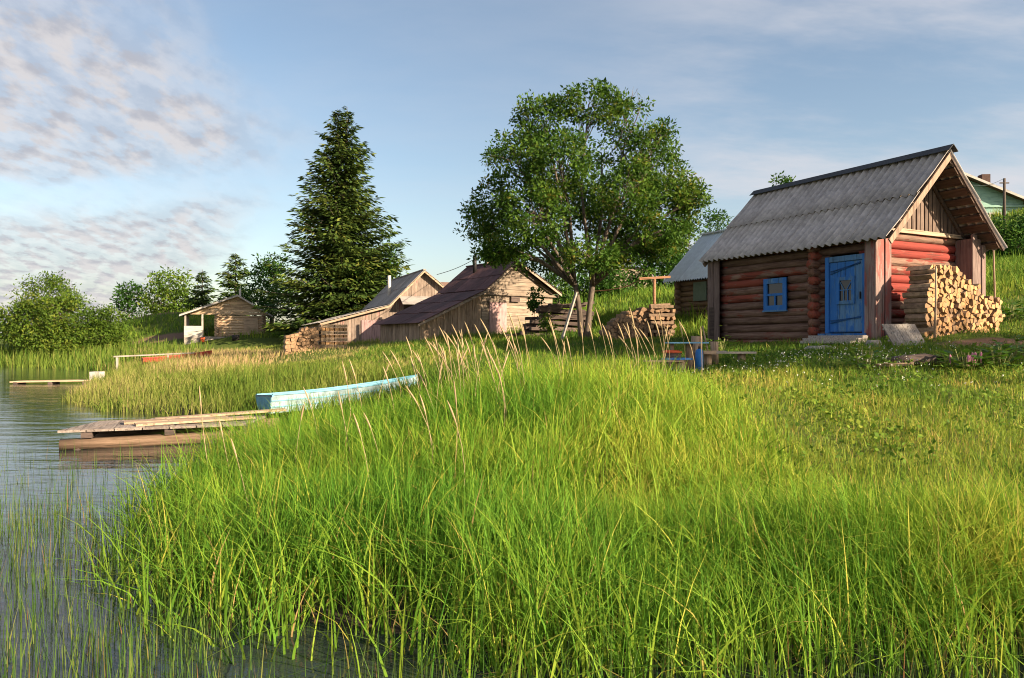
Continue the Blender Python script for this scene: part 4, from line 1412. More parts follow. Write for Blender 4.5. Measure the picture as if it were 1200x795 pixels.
def boat(name, label, loc, rz, L, Wd, H, mats, tilt=0.0, roll=0.0):
    """flat bottomed rowing boat; transom at x=0, pointed bow at x=L"""
    root = thing(name, label, 'boat', loc, rz)
    root.rotation_euler = (roll, -tilt, rz)
    N = 14
    def sec(f):
        w = Wd * (0.80 + 0.30 * f) * (1 - max(0, (f - 0.45) / 0.55) ** 2.2) if f < 1 else 0.0
        w = max(w, 0.02)
        sheer = H * (0.94 + 0.10 * (1 - f) ** 2 + 0.50 * f ** 2.5)
        bot = 0.0 + 0.22 * max(0, f - 0.7) ** 1.5
        return w, sheer, bot
    def skin(inset, top_drop):
        P = []
        for i in range(N + 1):
            f = i / N
            w, sh, bt = sec(f)
            w = max(w - inset, 0.012)
            bt2 = bt + inset
            x_ = min(max(f * L, inset), L - inset * 1.5)
            P.append([(x_, -w / 2, sh), (x_, -w * 0.36, bt2), (x_, w * 0.36, bt2), (x_, w / 2, sh)])
        return P
    o_, i_ = skin(0.0, 0), skin(0.035, 0)
    def hull(P, name_, mat, inner):
        b = MB()
        for r_ in P:
            b.v += r_
        for k in range(N):
            for j in range(3):
                q_ = (k * 4 + j, (k + 1) * 4 + j, (k + 1) * 4 + j + 1, k * 4 + j + 1)
                b.f.append(q_ if inner else q_[::-1])
        b.f.append((0, 1, 2, 3))
        b.mi = [0] * len(b.f)
        return b.build(name_, mat, root)
    hull(o_, 'hull', mats[0], False)
    hull(i_, 'inner_hull', mats[1], True)
    for s in (0, 3):
        b = MB()
        pts_ = [Vector(o_[k][s]) * 0.5 + Vector(i_[k][s]) * 0.5 + Vector((0, 0, 0.01)) for k in range(N + 1)]
        for k in range(N):
            b.bar(pts_[k], pts_[k + 1], 0.055, 0.03)
        b.build('gunwale', mats[2], root)
    b = MB().box(0.0, 0.04, -Wd * 0.41, Wd * 0.41, H - 0.02, H + 0.02).build('transom_rail', mats[2], root)
    for s in (0, 3):
        for lv in (0.35, 0.68):
            b = MB()
            pp = [Vector(o_[k][s]) * lv + Vector(o_[k][1 if s == 0 else 2]) * (1 - lv) for k in range(N + 1)]
            for k in range(N):
                b.bar(pp[k], pp[k + 1], 0.022, 0.022)
            b.build('strake', mats[2], root)
    w0 = sec(0)[0]
    MB().hexa([(-0.012, -w0 * 0.35, 0.02), (-0.012, w0 * 0.35, 0.02), (-0.002, w0 * 0.35, 0.02), (-0.002, -w0 * 0.35, 0.02), (-0.012, -w0 * 0.48, H - 0.03), (-0.012, w0 * 0.48, H - 0.03), (-0.002, w0 * 0.48, H - 0.03), (-0.002, -w0 * 0.48, H - 0.03)]).build('transom', mats[1], root)
    for f in (0.3, 0.62):
        w, sh, bt = sec(f)
        MB().box(f * L - 0.12, f * L + 0.12, -w * 0.455, w * 0.455, sh - 0.14, sh - 0.10).build('seat', mats[1], root)
    return root


bl = (-5.25, 16.3)
boat('rowing_boat', 'pale blue wooden rowing boat drawn up in the grass', (bl[0], bl[1], 0.17), math.atan2(0.616, 0.788), 3.8, 1.2, 0.37, ('boat_white', 'boat_inside', 'boat_blue'), R(2.5), R(-3))
rl = at(150, 432, 37)
boat('red_canoe', 'narrow red boat lying in the reeds on the far bank', (-17.6, 36.6, G(-17.6, 36.6) + 0.36), R(35), 3.2, 0.7, 0.30, ('boat_red', 'boat_red', 'boat_red'), R(4))
rw = thing('shore_railing', 'weathered pole railing beside the red boat', 'railing', (-18.0, 35.0, G(-18.0, 35.0)), R(33))
MB().box(-0.05, 0.05, -0.05, 0.05, -0.3, 0.94).build('post', 'grey_board_z', rw)
MB().box(2.1, 2.18, -0.04, 0.04, -0.3, 1.02).build('post', 'grey_board_z', rw)
MB().bar((-0.15, -0.02, 0.98), (3.3, -0.02, 1.12), 0.08, 0.06).build('rail', 'grey_board_x', rw)
jd = thing('plank_walkway', 'narrow plank walkway floating over the water towards the far bank', 'walkway', (-19.9, 30.5, -0.06), math.atan2(0.10, 1.0))
for k in range(3):
    MB().bar((0, k * 0.22, 0.14), (3.05, k * 0.22 + 0.05, 0.18), 0.2, 0.05).build('plank', 'log_tan_x', jd)
for x_ in (0.2, 1.5, 2.8):
    MB().bar((x_, -0.1, 0.07), (x_, 0.6, 0.07), 0.14, 0.12).build('crossbeam', 'dark_timber', jd)
    MB().tube([(x_, 0.2, -1.2), (x_, 0.2, 0.05)], 0.06, 6).build('pile', 'dark_timber', jd)
bb = MB().box(-0.2, 0.2, -0.2, 0.2, -0.35, 0.42).build('wooden_block', 'stub_white')
bb.location = (-16.75, 31.0, 0.05)
tag(bb, 'pale squared block at the shore end of the plank walkway', 'block')

# ------------------------------------------------------------------ trees


def leaf_quads(cent, spread, per, size, aspect=0.45, droop=0.0, up=0.35, flat=0.75):
    """cent (N,3) cluster centres -> per leaves round each"""
    n = len(cent) * per
    c = np.repeat(cent, per, 0)
    g = rng.normal(0, 1, (n, 3))
    g /= np.linalg.norm(g, axis=1)[:, None]
    rr = rng.random(n) ** 0.45
    sp = np.repeat(spread, per) if hasattr(spread, '__len__') else spread
    c = c + g * (rr * sp)[:, None] * np.array((1, 1, flat))
    o = g * 0.7 + rng.normal(0, 0.6, (n, 3))
    o[:, 2] += -droop
    o /= np.linalg.norm(o, axis=1)[:, None]
    nrm = rng.normal(0, 0.7, (n, 3))
    nrm[:, 2] += up * 2
    s = np.cross(o, nrm)
    s /= np.linalg.norm(s, axis=1)[:, None] + 1e-9
    L = size * rng.uniform(0.6, 1.3, n)
    w = L * aspect
    mid = c + o * (L * 0.45)[:, None]
    Q = np.stack([c, mid + s * (w / 2)[:, None], c + o * L[:, None], mid - s * (w / 2)[:, None]], 1)
    return Q


def tree(name, label, loc, lobes, leaf, per, cl_sp, mat, barkmat='bark', trunk_r=0.2, stems=1, group=None, base_h=0.25, tint=(0.0, 1.0), cat='tree', twig=True, bare=0, droop=0.0):
    """lobes: (x, y, z, rx, ry, rz, clusters) relative to the base"""
    root = thing(name, label, cat, loc, 0, group)
    tr = MB()
    C, TT = [], []
    top = max(l[2] + l[5] for l in lobes)
    fork = []
    for s in range(stems):
        a = 2 * math.pi * s / max(stems, 1) + 0.6
        sp = 0.0 if stems == 1 else trunk_r * 0.7
        fx, fy = sp * math.cos(a), sp * math.sin(a)
        hh = top * base_h
        ox, oy = fx * 2.2 + random.uniform(-.1, .1), fy * 2.2 + random.uniform(-.1, .1)
        rr = trunk_r / math.sqrt(stems) * 1.15
        tr.tube([(fx * 0.8, fy * 0.8, -0.25), (fx, fy, 0.05), (fx * 1.3 + ox * .2, fy * 1.3 + oy * .2, hh * 0.5), (fx + ox, fy + oy, hh)], [rr * 1.7, rr * 1.2, rr * 0.9, rr * 0.8], 9, jit=0.08)
        fork.append((fx + ox, fy + oy, hh))
    for li, (x, y, z, rx, ry, rz_, nc) in enumerate(lobes):
        f = min(fork, key=lambda q_: (q_[0] - x) ** 2 + (q_[1] - y) ** 2)
        f = Vector(f)
        c = Vector((x, y, z))
        mid = f.lerp(c, 0.5) + Vector((random.uniform(-.2, .2), random.uniform(-.2, .2), random.uniform(0.0, 0.35))) * (c - f).length * 0.3
        r0 = trunk_r * 0.42
        tr.tube([f - Vector((0, 0, 0.1)), f.lerp(mid, 0.5), mid, mid.lerp(c, 0.6), c], [r0, r0 * 0.8, r0 * 0.6, r0 * 0.42, r0 * 0.25], 6)
        g = rng.normal(0, 1, (nc, 3))
        g /= np.linalg.norm(g, axis=1)[:, None]
        rad = rng.uniform(0.45, 1.05, nc) ** 0.6
        P = np.array((x, y, z)) + g * rad[:, None] * np.array((rx, ry, rz_))
        C.append(P)
        TT.append(np.clip(rng.normal(0.45, 0.22, nc), 0, 1))
        if twig:
            for k in range(0, nc, 2):
                e = Vector(P[k])
                st_ = c.lerp(mid, random.random() * 0.7)
                md = st_.lerp(e, 0.5) + Vector((0, 0, 0.08 * (e - st_).length))
                tr.tube([st_, md, e], [r0 * 0.25, r0 * 0.16, r0 * 0.06], 3, cap=False)
    for k in range(bare):
        x, y, z = bare_pts[k]
        c = Vector((x, y, z))
        st_ = Vector((x * 0.7, y * 0.6, z - 1.6))
        tr.tube([st_, st_.lerp(c, 0.5) + Vector((0.1, 0, 0.1)), c], [0.022, 0.014, 0.006], 4, cap=False)
        for j in range(3):
            q_ = st_.lerp(c, random.uniform(0.4, 0.9))
            tr.tube([q_, q_ + Vector((random.uniform(-.5, .5), random.uniform(-.5, .5), random.uniform(0.1, 0.55)))], [0.009, 0.004], 3, cap=False)
    tr.build('trunk', barkmat, root, True)
    C = np.concatenate(C)
    TT = np.concatenate(TT)
    Q = leaf_quads(C, cl_sp * rng.uniform(0.6, 1.3, len(C)), per, leaf, droop=droop)
    tn = np.clip(np.repeat(TT, per) + rng.normal(0, 0.16, len(Q)), 0, 1) * (tint[1] - tint[0]) + tint[0]
    link('crown', np_quads('crown', Q, mat, tn), root)
    return root


# big rowan between the barns and the bathhouse; lobes from the outline in the picture, depth from a round crown
YR = 27.5
rxx, ryy = 2.6, YR
rz0 = G(rxx, ryy)
lob = []
for (cx, cy, ax, ay, dy, n) in [(640, 145, 38, 30, 0.3, 46), (690, 122, 42, 24, 0.0, 44), (735, 142, 32, 26, 0.4, 18), (605, 190, 36, 32, -0.6, 44), (655, 190, 42, 34, -1.6, 60),
                                (705, 185, 36, 30, 1.2, 14), (765, 175, 32, 30, -0.4, 42), (580, 245, 32, 32, 0.2, 44), (625, 250, 40, 34, -2.0, 60), (680, 250, 40, 34, 2.0, 46),
                                (735, 225, 40, 36, -1.4, 54), (785, 228, 34, 24, 0.0, 44), (595, 290, 28, 17, -0.8, 30), (640, 296, 34, 22, 1.4, 34), (690, 300, 30, 20, -2.4, 26),
                                (745, 275, 36, 26, 0.9, 44), (775, 270, 28, 20, -1.2, 28), (562, 262, 20, 20, 1.2, 24), (575, 294, 22, 12, -0.5, 22), (768, 292, 24, 12, 0.3, 22), (726, 300, 20, 12, -1.0, 14), (806, 232, 22, 14, -0.5, 22), (795, 260, 24, 14, 0.8, 24), (655, 230, 40, 34, 2.6, 40), (720, 240, 40, 40, 2.8, 40), (770, 205, 28, 24, 1.8, 26)]:
    D = YR + dy
    p = at(cx, cy, D)
    lob.append((p[0] - rxx, dy, p[2] - rz0, ax / 900 * D, (ax + ay) / 1800 * D * 1.1, ay / 900 * D, n))
bare_pts = []
for (cx, cy) in [(742, 108), (752, 118), (760, 132), (738, 122), (748, 140), (768, 140)]:
    p = at(cx, cy, YR + 0.3)
    bare_pts.append((p[0] - rxx, 0.3, p[2] - rz0))
tree('rowan_tree', 'large leafy rowan with forked trunk between barns and bathhouse', (rxx, ryy, rz0), lob, 0.15, 66, 0.40, 'rowan_leaf', 'bark', 0.19, 4, base_h=0.22, bare=6)


def spruce(name, label, loc, H, Rm, whorl, seedv, group=None, tint=(0.0, 1.0), dens=1.0, needle=0.42, forks=1, skirt=0.25):
    rs = np.random.default_rng(seedv)
    root = thing(name, label, 'tree', loc, 0, group)
    tr = MB()
    tops = [(0.0, H)] if forks == 1 else [(-0.30, H), (0.34, H * 1.01)]
    if forks == 1:
        tr.tube([(0, 0, -0.3), (0, 0, H * 0.5), (0, 0, H)], [H * 0.022, H * 0.012, 0.02], 8)
    else:
        tr.tube([(0, 0, -0.3), (0, 0, H * 0.62)], [H * 0.022, H * 0.012], 8)
        for tx_, th in tops:
            tr.tube([(0, 0, H * 0.6), (tx_ * 0.8, 0, H * 0.75), (tx_, 0, th)], [H * 0.010, H * 0.008, 0.015], 6)
    Q, T_ = [], []
    z = skirt
    while z < H - 0.15:
        f = z / H
        Lm = Rm * (1 - f) ** 0.88 * (0.85 + 0.15 * min(1, f * 7)) + 0.04
        nb = int(max(5, (7 + 5 * (1 - f)) * dens))
        a0 = rs.uniform(0, 6.28)
        for k in range(nb):
            a = a0 + 6.283 * k / nb + rs.normal(0, 0.22)
            L = Lm * rs.uniform(0.45, 1.22)
            cx = 0.0
            if forks == 2 and f > 0.62:
                cx = tops[k % 2][0] * min(1, (f - 0.6) / 0.25)
            zz = z + rs.normal(0, whorl * 0.3)
            rise = -0.32 + 0.85 * f ** 1.2
            out_ = np.array((math.cos(a), math.sin(a), 0.0))
            sd = np.array((-math.sin(a), math.cos(a), 0.0))
            nseg = max(3, int(L / 0.24))
            tt = (np.arange(nseg) + 0.6) / nseg
            P = np.array((cx, 0, zz)) + out_ * (tt * L)[:, None]
            P[:, 2] += L * (rise * tt + 0.20 * tt ** 3)
            tr.tube([(cx, 0, zz), tuple(P[nseg // 2]), tuple(P[-1])], [0.012 + L * 0.008, 0.009 + L * 0.004, 0.004], 3, cap=False)
            tb_ = np.clip(rs.normal(0.42, 0.2), 0, 1)
            for i in range(nseg):
                wv = (0.25 + 0.75 * math.sin(min(tt[i] * 1.25, 1) * math.pi * 0.62 + 0.35)) * L * 0.30
                for sg in (-1, -0.6, -0.2, 0.2, 0.6, 1):
                    ll = needle * rs.uniform(0.55, 1.15) * (0.45 + 0.55 * min(1, L))
                    dv = out_ * rs.uniform(0.5, 0.9) + sd * sg * rs.uniform(0.4, 0.9) + np.array((0, 0, rs.uniform(-0.55, 0.12)))
                    dv /= np.linalg.norm(dv)
                    b0 = P[i] + sd * sg * wv * rs.uniform(0.1, 0.8) + np.array((0, 0, rs.normal(0, 0.04)))
                    nm = np.array((rs.normal(0, .5), rs.normal(0, .5), 1.0))
                    s_ = np.cross(dv, nm)
                    s_ /= np.linalg.norm(s_)
                    ww = ll * 0.16
                    Q.append((b0, b0 + dv * ll * 0.5 + s_ * ww, b0 + dv * ll, b0 + dv * ll * 0.5 - s_ * ww))
                    T_.append(tb_ + rs.normal(0, 0.12) + 0.25 * (tt[i] - 0.5))
        z += whorl * rs.uniform(0.8, 1.2)
    tr.build('trunk', 'bark_dark', root, True)
    T_ = np.clip(np.array(T_), 0, 1) * (tint[1] - tint[0]) + tint[0]
    link('crown', np_quads('crown', np.array(Q), 'spruce_needle', T_), root)
    return root


sp = at(401, 400, 53)
spz = G(sp[0], 53)
spruce('spruce_tree', 'tall dense double-topped spruce beside the grey roofed barn', (sp[0], 53, spz), at(0, 128, 53)[2] - spz, 5.4, 0.32, 5, forks=2, dens=1.5, needle=0.55)
# leafy trees nestled against the spruce
def px_tree(name, label, base_px, D, blobs, leaf, per, spn, mat, trunk_r=0.15, group=None, barkmat='bark', tint=(0, 1), cat='tree', stems=1, twig=True, nscale=1.0):
    bxp = at(base_px, 400, D)
    gz_ = G(bxp[0], D)
    lb = []
    for (cx, cy, ax, ay, dy, n) in blobs:
        p = at(cx, cy, D + dy)
        lb.append((p[0] - bxp[0], dy, p[2] - gz_, ax / 900 * D, (ax + ay) / 1800 * D, ay / 900 * D, int(n * nscale)))
    return tree(name, label, (bxp[0], D, gz_), lb, leaf, per, spn, mat, barkmat, trunk_r, stems, group, 0.2, tint, cat, twig)


px_tree('alder_tree', 'leafy green tree growing close behind the right side of the spruce', 440, 54.0, [(440, 310, 28, 22, 0, 40), (455, 330, 20, 18, -1, 30), (420, 330, 26, 24, -1.5, 40), (440, 355, 26, 18, 0, 30)], 0.26, 34, 0.6, 'alder_leaf', 0.16)
px_tree('alder_tree', 'dark rounded tree between the small spruces and the tall spruce', 318, 62.0, [(312, 330, 22, 24, 0, 46), (330, 352, 22, 22, -1, 40), (300, 352, 18, 18, -1, 26), (322, 312, 16, 12, 0, 18)], 0.30, 30, 0.75, 'alder_leaf', 0.18, tint=(0, 0.7))
s_ = at(276, 385, 68)
spruce('spruce_tree', 'dark spruce with pointed top rising directly behind the porch cabin', (s_[0], 68, G(s_[0], 68)), at(0, 297, 68)[2] - G(s_[0], 68), 2.6, 0.42, 21, 'spruces behind the porch cabin', needle=0.6, tint=(0.0, 0.8))
s_ = at(237, 385, 72)
spruce('spruce_tree', 'smaller spruce behind the roof slope of the porch cabin beside a round tree', (s_[0], 72, G(s_[0], 72)), at(0, 316, 72)[2] - G(s_[0], 72), 2.1, 0.42, 22, 'spruces behind the porch cabin', needle=0.6, tint=(0.0, 0.8))
px_tree('birch_tree', 'light green round tree behind the grassy hillock', 198, 78.0, [(198, 335, 24, 18, 0, 46), (185, 350, 18, 16, -1, 30), (212, 352, 20, 14, 0, 30), (200, 362, 26, 10, 0, 20)], 0.36, 28, 0.9, 'willow_leaf', 0.18, tint=(0, 0.8))
px_tree('alder_tree', 'small dark round tree left of the light green tree on the hillock', 153, 76.0, [(153, 350, 14, 15, 0, 36), (150, 362, 16, 8, 0, 16)], 0.34, 28, 0.8, 'alder_leaf', 0.15, tint=(0, 0.6))
# willows on the far bank
px_tree('willow_bush', 'tall yellow green willow on the far bank at the water', 55, 58.0, [(55, 350, 34, 26, 0, 80), (40, 375, 32, 28, -1, 80), (75, 372, 32, 26, -1.5, 80), (20, 385, 16, 20, 0, 40), (62, 395, 40, 16, -2, 60)], 0.22, 56, 0.75, 'willow_leaf', 0.2, cat='bush', stems=3)
px_tree('willow_bush', 'wide green willow bush between the tall willow and the hillock', 112, 56.0, [(100, 385, 30, 20, 0, 60), (125, 382, 20, 18, 0, 44), (115, 398, 34, 13, -1, 50)], 0.22, 52, 0.7, 'willow_leaf', 0.12, cat='bush', stems=3, tint=(0, 0.75))
px_tree('willow_bush', 'low pale green bush at the water below the willows', 76, 53.5, [(70, 408, 15, 8, 0, 24), (84, 411, 12, 6, 0, 18)], 0.22, 30, 0.4, 'willow_leaf', 0.05, cat='bush', tint=(0.3, 1))
px_tree('far_tree', 'distant dark tree at the edge of the far bank', 4, 95.0, [(4, 388, 20, 12, 0, 30), (-30, 385, 26, 14, 2, 30)], 0.4, 26, 0.9, 'alder_leaf', 0.12)
# shrubs and trees behind the yard
px_tree('hill_bush', 'green bush on the slope directly behind the rowan trunk', 705, 44.0, [(705, 325, 28, 20, 0, 50), (680, 340, 24, 18, 0, 40), (725, 342, 24, 14, 0, 30)], 0.24, 30, 0.55, 'alder_leaf', 0.1, 'bushes on the slope behind the yard', cat='bush')
px_tree('hill_bush', 'dark leafy bush on the slope behind the crossbar post', 780, 46.0, [(775, 300, 26, 18, 0, 44), (760, 325, 30, 16, 0, 44), (800, 320, 26, 20, 0, 44)], 0.24, 30, 0.55, 'alder_leaf', 0.1, 'bushes on the slope behind the yard', cat='bush', tint=(0, 0.8))
px_tree('hill_tree', 'light green tree above the metal roofed hut', 808, 55.0, [(808, 285, 16, 16, 0, 30), (790, 300, 18, 14, 0, 24), (822, 300, 14, 14, 0, 20)], 0.28, 28, 0.6, 'willow_leaf', 0.12, tint=(0, 0.7))
px_tree('hill_tree', 'slim tree top beside the left edge of the bathhouse roof', 842, 57.0, [(841, 258, 11, 10, 0, 16), (838, 275, 13, 12, 0, 18), (845, 295, 14, 14, 0, 18)], 0.26, 26, 0.55, 'alder_leaf', 0.12)
px_tree('hill_tree', 'tiny tree top peeking over the bathhouse ridge', 915, 60.0, [(914, 215, 13, 6, 0, 12), (918, 232, 16, 12, 0, 16), (915, 260, 18, 18, 0, 16)], 0.28, 26, 0.6, 'alder_leaf', 0.12)
px_tree('hill_bush', 'dense dark hedge bush below the green house', 1185, 44.0, [(1180, 275, 26, 18, 0, 60), (1215, 270, 26, 20, 0, 50), (1165, 290, 16, 12, 0, 30), (1200, 292, 30, 12, -1, 40)], 0.24, 30, 0.55, 'alder_leaf', 0.1, 'bushes on the slope behind the yard', cat='bush')
px_tree('hill_bush', 'low bush at the far left wall of the maroon roofed barn', 655, 40.0, [(655, 330, 18, 14, 0, 26), (640, 345, 16, 12, 0, 16)], 0.22, 28, 0.5, 'alder_leaf', 0.08, cat='bush')
px_tree('hill_bush', 'small sapling growing in front of the maroon barn gable', 627, 31.9, [(626, 350, 9, 9, 0, 14), (624, 364, 7, 7, 0, 8)], 0.16, 26, 0.22, 'alder_leaf', 0.03, cat='bush')
px_tree('hill_bush', 'leafy sapling before the dark timber heap', 641, 28.6, [(641, 380, 7, 11, 0, 14)], 0.13, 26, 0.18, 'willow_leaf', 0.025, cat='bush')

# row of trees on the right bank, beyond the picture's edge, whose shade lies across the yard
for k, lab in enumerate(['first birch of the row on the right bank nearest the lake', 'second birch of the row on the right bank', 'third birch of the row on the right bank', 'fourth birch of the row on the right bank', 'fifth birch of the row on the right bank', 'last birch of the row on the right bank up the slope']):
    x, zt = 15.2 + 3.3 * k, 7.9 + 0.12 * k
    y = 6.0 + 0.4 * math.sin(k * 2.1)
    gz_ = G(x, y)
    lb = [(-1.0, 0, zt - gz_ - 0.2, 1.4, 1.2, 1.2, 40), (1.0, 0.2, zt - gz_, 1.4, 1.2, 1.3, 40), (0, -0.2, zt - gz_ + 0.6, 1.4, 1.2, 1.3, 40)]
    tree('birch_tree', lab, (x, y, gz_), lb, 0.2, 40, 0.6, 'alder_leaf', 'bark', 0.12, 1, 'birches on the right bank', base_h=0.6)

# ------------------------------------------------------------------ grass, reeds


def wedge(n, y0, y1, power, side=1.22, pad=1.2, xlo=None, xhi=None):
    u = rng.random(n)
    if power == 0:
        y = y0 * (y1 / y0) ** u
    else:
        y = (y0 ** power + u * (y1 ** power - y0 ** power)) ** (1 / power)
    hw = 0.667 * side * y + pad
    x = rng.uniform(-1, 1, n) * hw
    k = np.ones(n, bool)
    if xlo is not None:
        k &= x > xlo
    if xhi is not None:
        k &= x < xhi
    return x[k], y[k]


def tall_height(x, y, d):
    near = 0.66 * (1 - sst(d, 0.8, 2.4)) * (1 - sst(y, 15, 20)) * (1 - 0.25 * sst(x, 2.0, 6.0))
    near = near * (1 - 0.25 * sst(y, 9, 14))
    mound = 0.60 * np.exp(-(((x + 0.5) / 3.2) ** 4 + ((y - 8.4) / 3.4) ** 4))
    slope_ = 0.38 * (1 - sst(y - 0.06 * x, 4.5, 6.7)) * sst(x, 0, 2)
    low = 1 - 0.62 * np.exp(-(((x + 4.0) / 1.5) ** 2 + ((y - 14.2) / 1.8) ** 2))
    return np.maximum(np.maximum(near, mound), slope_) * low


bare = lambda x, y: np.min([((x - a) / ra) ** 2 + ((y - b_) / rb) ** 2 for a, b_, ra, rb in SOIL], axis=0)


def blocked(x, y):
    """inside buildings"""
    c, s = 0.889, 0.458
    lx = (x - 7.96) * c + (y - 16.2) * s
    ly = -(x - 7.96) * s + (y - 16.2) * c
    k = (lx > 0.2) & (lx < 3.9) & (ly > 0.45) & (ly < 5.7)
    k |= (lx > 0.6) & (lx < 3.15) & (ly > -0.55) & (ly < 0.9)
    k |= (lx > -0.5) & (lx < 0.2) & (ly > 0.5) & (ly < 2.05)
    # boat
    bx2 = (x - bl[0]) * 0.788 + (y - bl[1]) * 0.616
    by2 = -(x - bl[0]) * 0.616 + (y - bl[1]) * 0.788
    k |= (bx2 > -0.1) & (bx2 < 4.1) & (np.abs(by2) < 0.62)
    return k


# tall sedge on the near bank
x, y = wedge(300000, 3.7, 15.5, 1.15)
d = shore_d(x, y)
H_ = tall_height(x, y, d)
pool = np.exp(-(((x + 0.95) / 0.6) ** 4 + ((y - 4.15) / 0.65) ** 4))
keep = (d > -0.5) & (rng.random(len(x)) > 0.95 * pool) & (H_ > 0.16 + 0.22 * rng.random(len(x))) & ~blocked(x, y) & (rng.random(len(x)) < np.clip(1.15 - 0.035 * y, 0.5, 1)) & (rng.random(len(x)) < 0.10 + 1.7 * vnoise(x, y, 0.32, 5)) & (rng.random(len(x)) < 0.85 * sst(d, -0.5, 1.1) + 0.13)
x, y, d, H_ = x[keep], y[keep], d[keep], H_[keep]
n = len(x)
h = H_ * rng.uniform(0.55, 1.15, n) * (0.72 + 0.55 * vnoise(x, y, 0.9, 3)) + 0.04
tint = 0.06 + 0.40 * vnoise(x, y, 1.1, 7) + 0.24 * vnoise(x, y, 0.35, 8) + 0.32 * sst(x + 0.35 * y, 1.0, 6.5) + rng.normal(0, 0.15, n)
tint = np.where(rng.random(n) < 0.045, rng.uniform(0.85, 1.0, n), np.clip(tint, 0, 0.9))
wind = vnoise(x, y, 2.5, 9) * 2 * math.pi
ang = np.where(rng.random(n) < 0.35, wind + rng.normal(0, 0.8, n), rng.uniform(0, 6.283, n))
bend = np.abs(rng.normal(0.36, 0.34, n)) + 0.04
bend = np.where(rng.random(n) < 0.32, rng.uniform(0.7, 1.7, n), bend)
w = 0.006 + 0.013 * rng.random(n) ** 1.6 * (1 + 0.05 * np.maximum(y - 6, 0))
litter = (d < 0.9) & (rng.random(n) < 0.14)
h = np.where(litter, h * 0.45, h)
tint = np.where(litter, rng.uniform(0.93, 1.0, n), tint)
o = np_blades('sedge_grass', np.stack([x, y, ground(x, y) - 0.03], 1), h, w, ang, bend, 4, 'sedge', tint)
tag(o, 'tall bright green sedge covering the near lake bank', 'grass', kind='stuff')

# broad reed leaves standing out at the water's edge
x, y = wedge(16000, 3.6, 13, 1.2)
d = shore_d(x, y)
keep = (d > -0.55) & (rng.random(len(x)) < (0.1 + 1.2 * vnoise(x, y, 0.5, 15)) * np.where(d < 1.3, 0.8, 0.35) * (tall_height(x, y, d) > 0.3))
x, y, d = x[keep], y[keep], d[keep]
n = len(x)
o = np_blades('reed_leaves', np.stack([x, y, ground(x, y) - 0.03], 1), rng.uniform(0.4, 0.85, n), rng.uniform(0.011, 0.020, n), rng.uniform(0, 6.28, n), np.abs(rng.normal(0.45, 0.40, n)) + 0.05, 6, 'sedge', np.clip(rng.normal(0.5, 0.2, n), 0, 0.93))
tag(o, 'broad pale reed leaves along the near waterline', 'reeds', kind='stuff')

# lawn between bank and buildings
x, y = wedge(270000, 5.5, 34, 0.9)
d = shore_d(x, y)
H_ = tall_height(x, y, d)
keep = (d > 0.15) & (H_ < 0.42) & ~blocked(x, y) & (bare(x, y) > 0.8 + 0.5 * rng.random(len(x))) & (x > -4 - 0.05 * y)
x, y, d = x[keep], y[keep], d[keep]
n = len(x)
tuft = vnoise(x, y, 0.45, 21)
h = (0.06 + 0.13 * tuft ** 1.5 + 0.10 * vnoise(x, y, 2.2, 23) ** 2) * rng.uniform(0.6, 1.3, n)
h = h * (1 + 0.9 * sst(y, 24, 32)) + 0.04 * (1 - sst(y - 0.15 * x, 7, 11))
lush = sst(vnoise(x, y, 1.6, 25), 0.45, 0.75)
dryp = sst(vnoise(x, y, 1.1, 27), 0.5, 0.8)
tint = 0.58 - 0.34 * lush + 0.22 * dryp - 0.25 * sst(y, 11.5, 14.5) + rng.normal(0, 0.16, n)
tint = np.where(rng.random(n) < 0.05, 0.95, np.clip(tint, 0, 0.92))
w = rng.uniform(0.006, 0.011, n) * (0.6 + 0.075 * y)
o = np_blades('lawn_grass', np.stack([x, y, ground(x, y) - 0.015], 1), h, w, rng.uniform(0, 6.283, n), np.abs(rng.normal(0.4, 0.35, n)), 2, 'lawn', tint)
tag(o, 'short trodden yard grass in front of the bathhouse', 'grass', kind='stuff')

# reedy meadow between the boat and the far bank, with straw coloured heads
x, y = wedge(150000, 15.5, 50, 0.8, xhi=2.0)
d = shore_d(x, y)
keep = (d > -0.35) & (x < -2.0 - 0.10 * (y - 16) + 1.5 * vnoise(x, y, 3, 31)) & ~blocked(x, y) & (rng.random(len(x)) < 0.55 + 0.5 * sst(12 - d, 0, 6))
x, y, d = x[keep], y[keep], d[keep]
n = len(x)
h = (0.14 + 0.36 * (1 - sst(d, 3.0, 7.0)) * (0.35 + 0.95 * vnoise(x, y, 1.2, 37)) + 0.12 * vnoise(x, y, 1.5, 33)) * rng.uniform(0.6, 1.2, n)
h = h * (1 - 0.6 * np.exp(-(((x + 7.6) / 2.6) ** 2 + ((y - 27.2) / 3.2) ** 2)))
strawy = sst(d, 0.8, 2.2) * (1 - sst(d, 6, 9.5)) * sst(y, 24, 28) * (0.3 + 1.0 * vnoise(x, y, 2.2, 39))
h = h * (1 + 0.35 * strawy)
tint = 0.05 + 0.55 * vnoise(x, y, 1.6, 35) + 0.25 * sst(y, 17, 24) + 0.75 * strawy * rng.random(n) + rng.normal(0, 0.12, n)
w = 0.008 + 0.0007 * y + rng.uniform(0, 0.006, n)
o = np_blades('meadow_grass', np.stack([x, y, np.maximum(ground(x, y), -0.3) - 0.02], 1), h, w, rng.uniform(0, 6.283, n), np.abs(rng.normal(0.25, 0.25, n)), 2, 'meadow', np.clip(tint, 0, 1))
tag(o, 'yellow green reed meadow along the inlet beyond the dock', 'grass', kind='stuff')

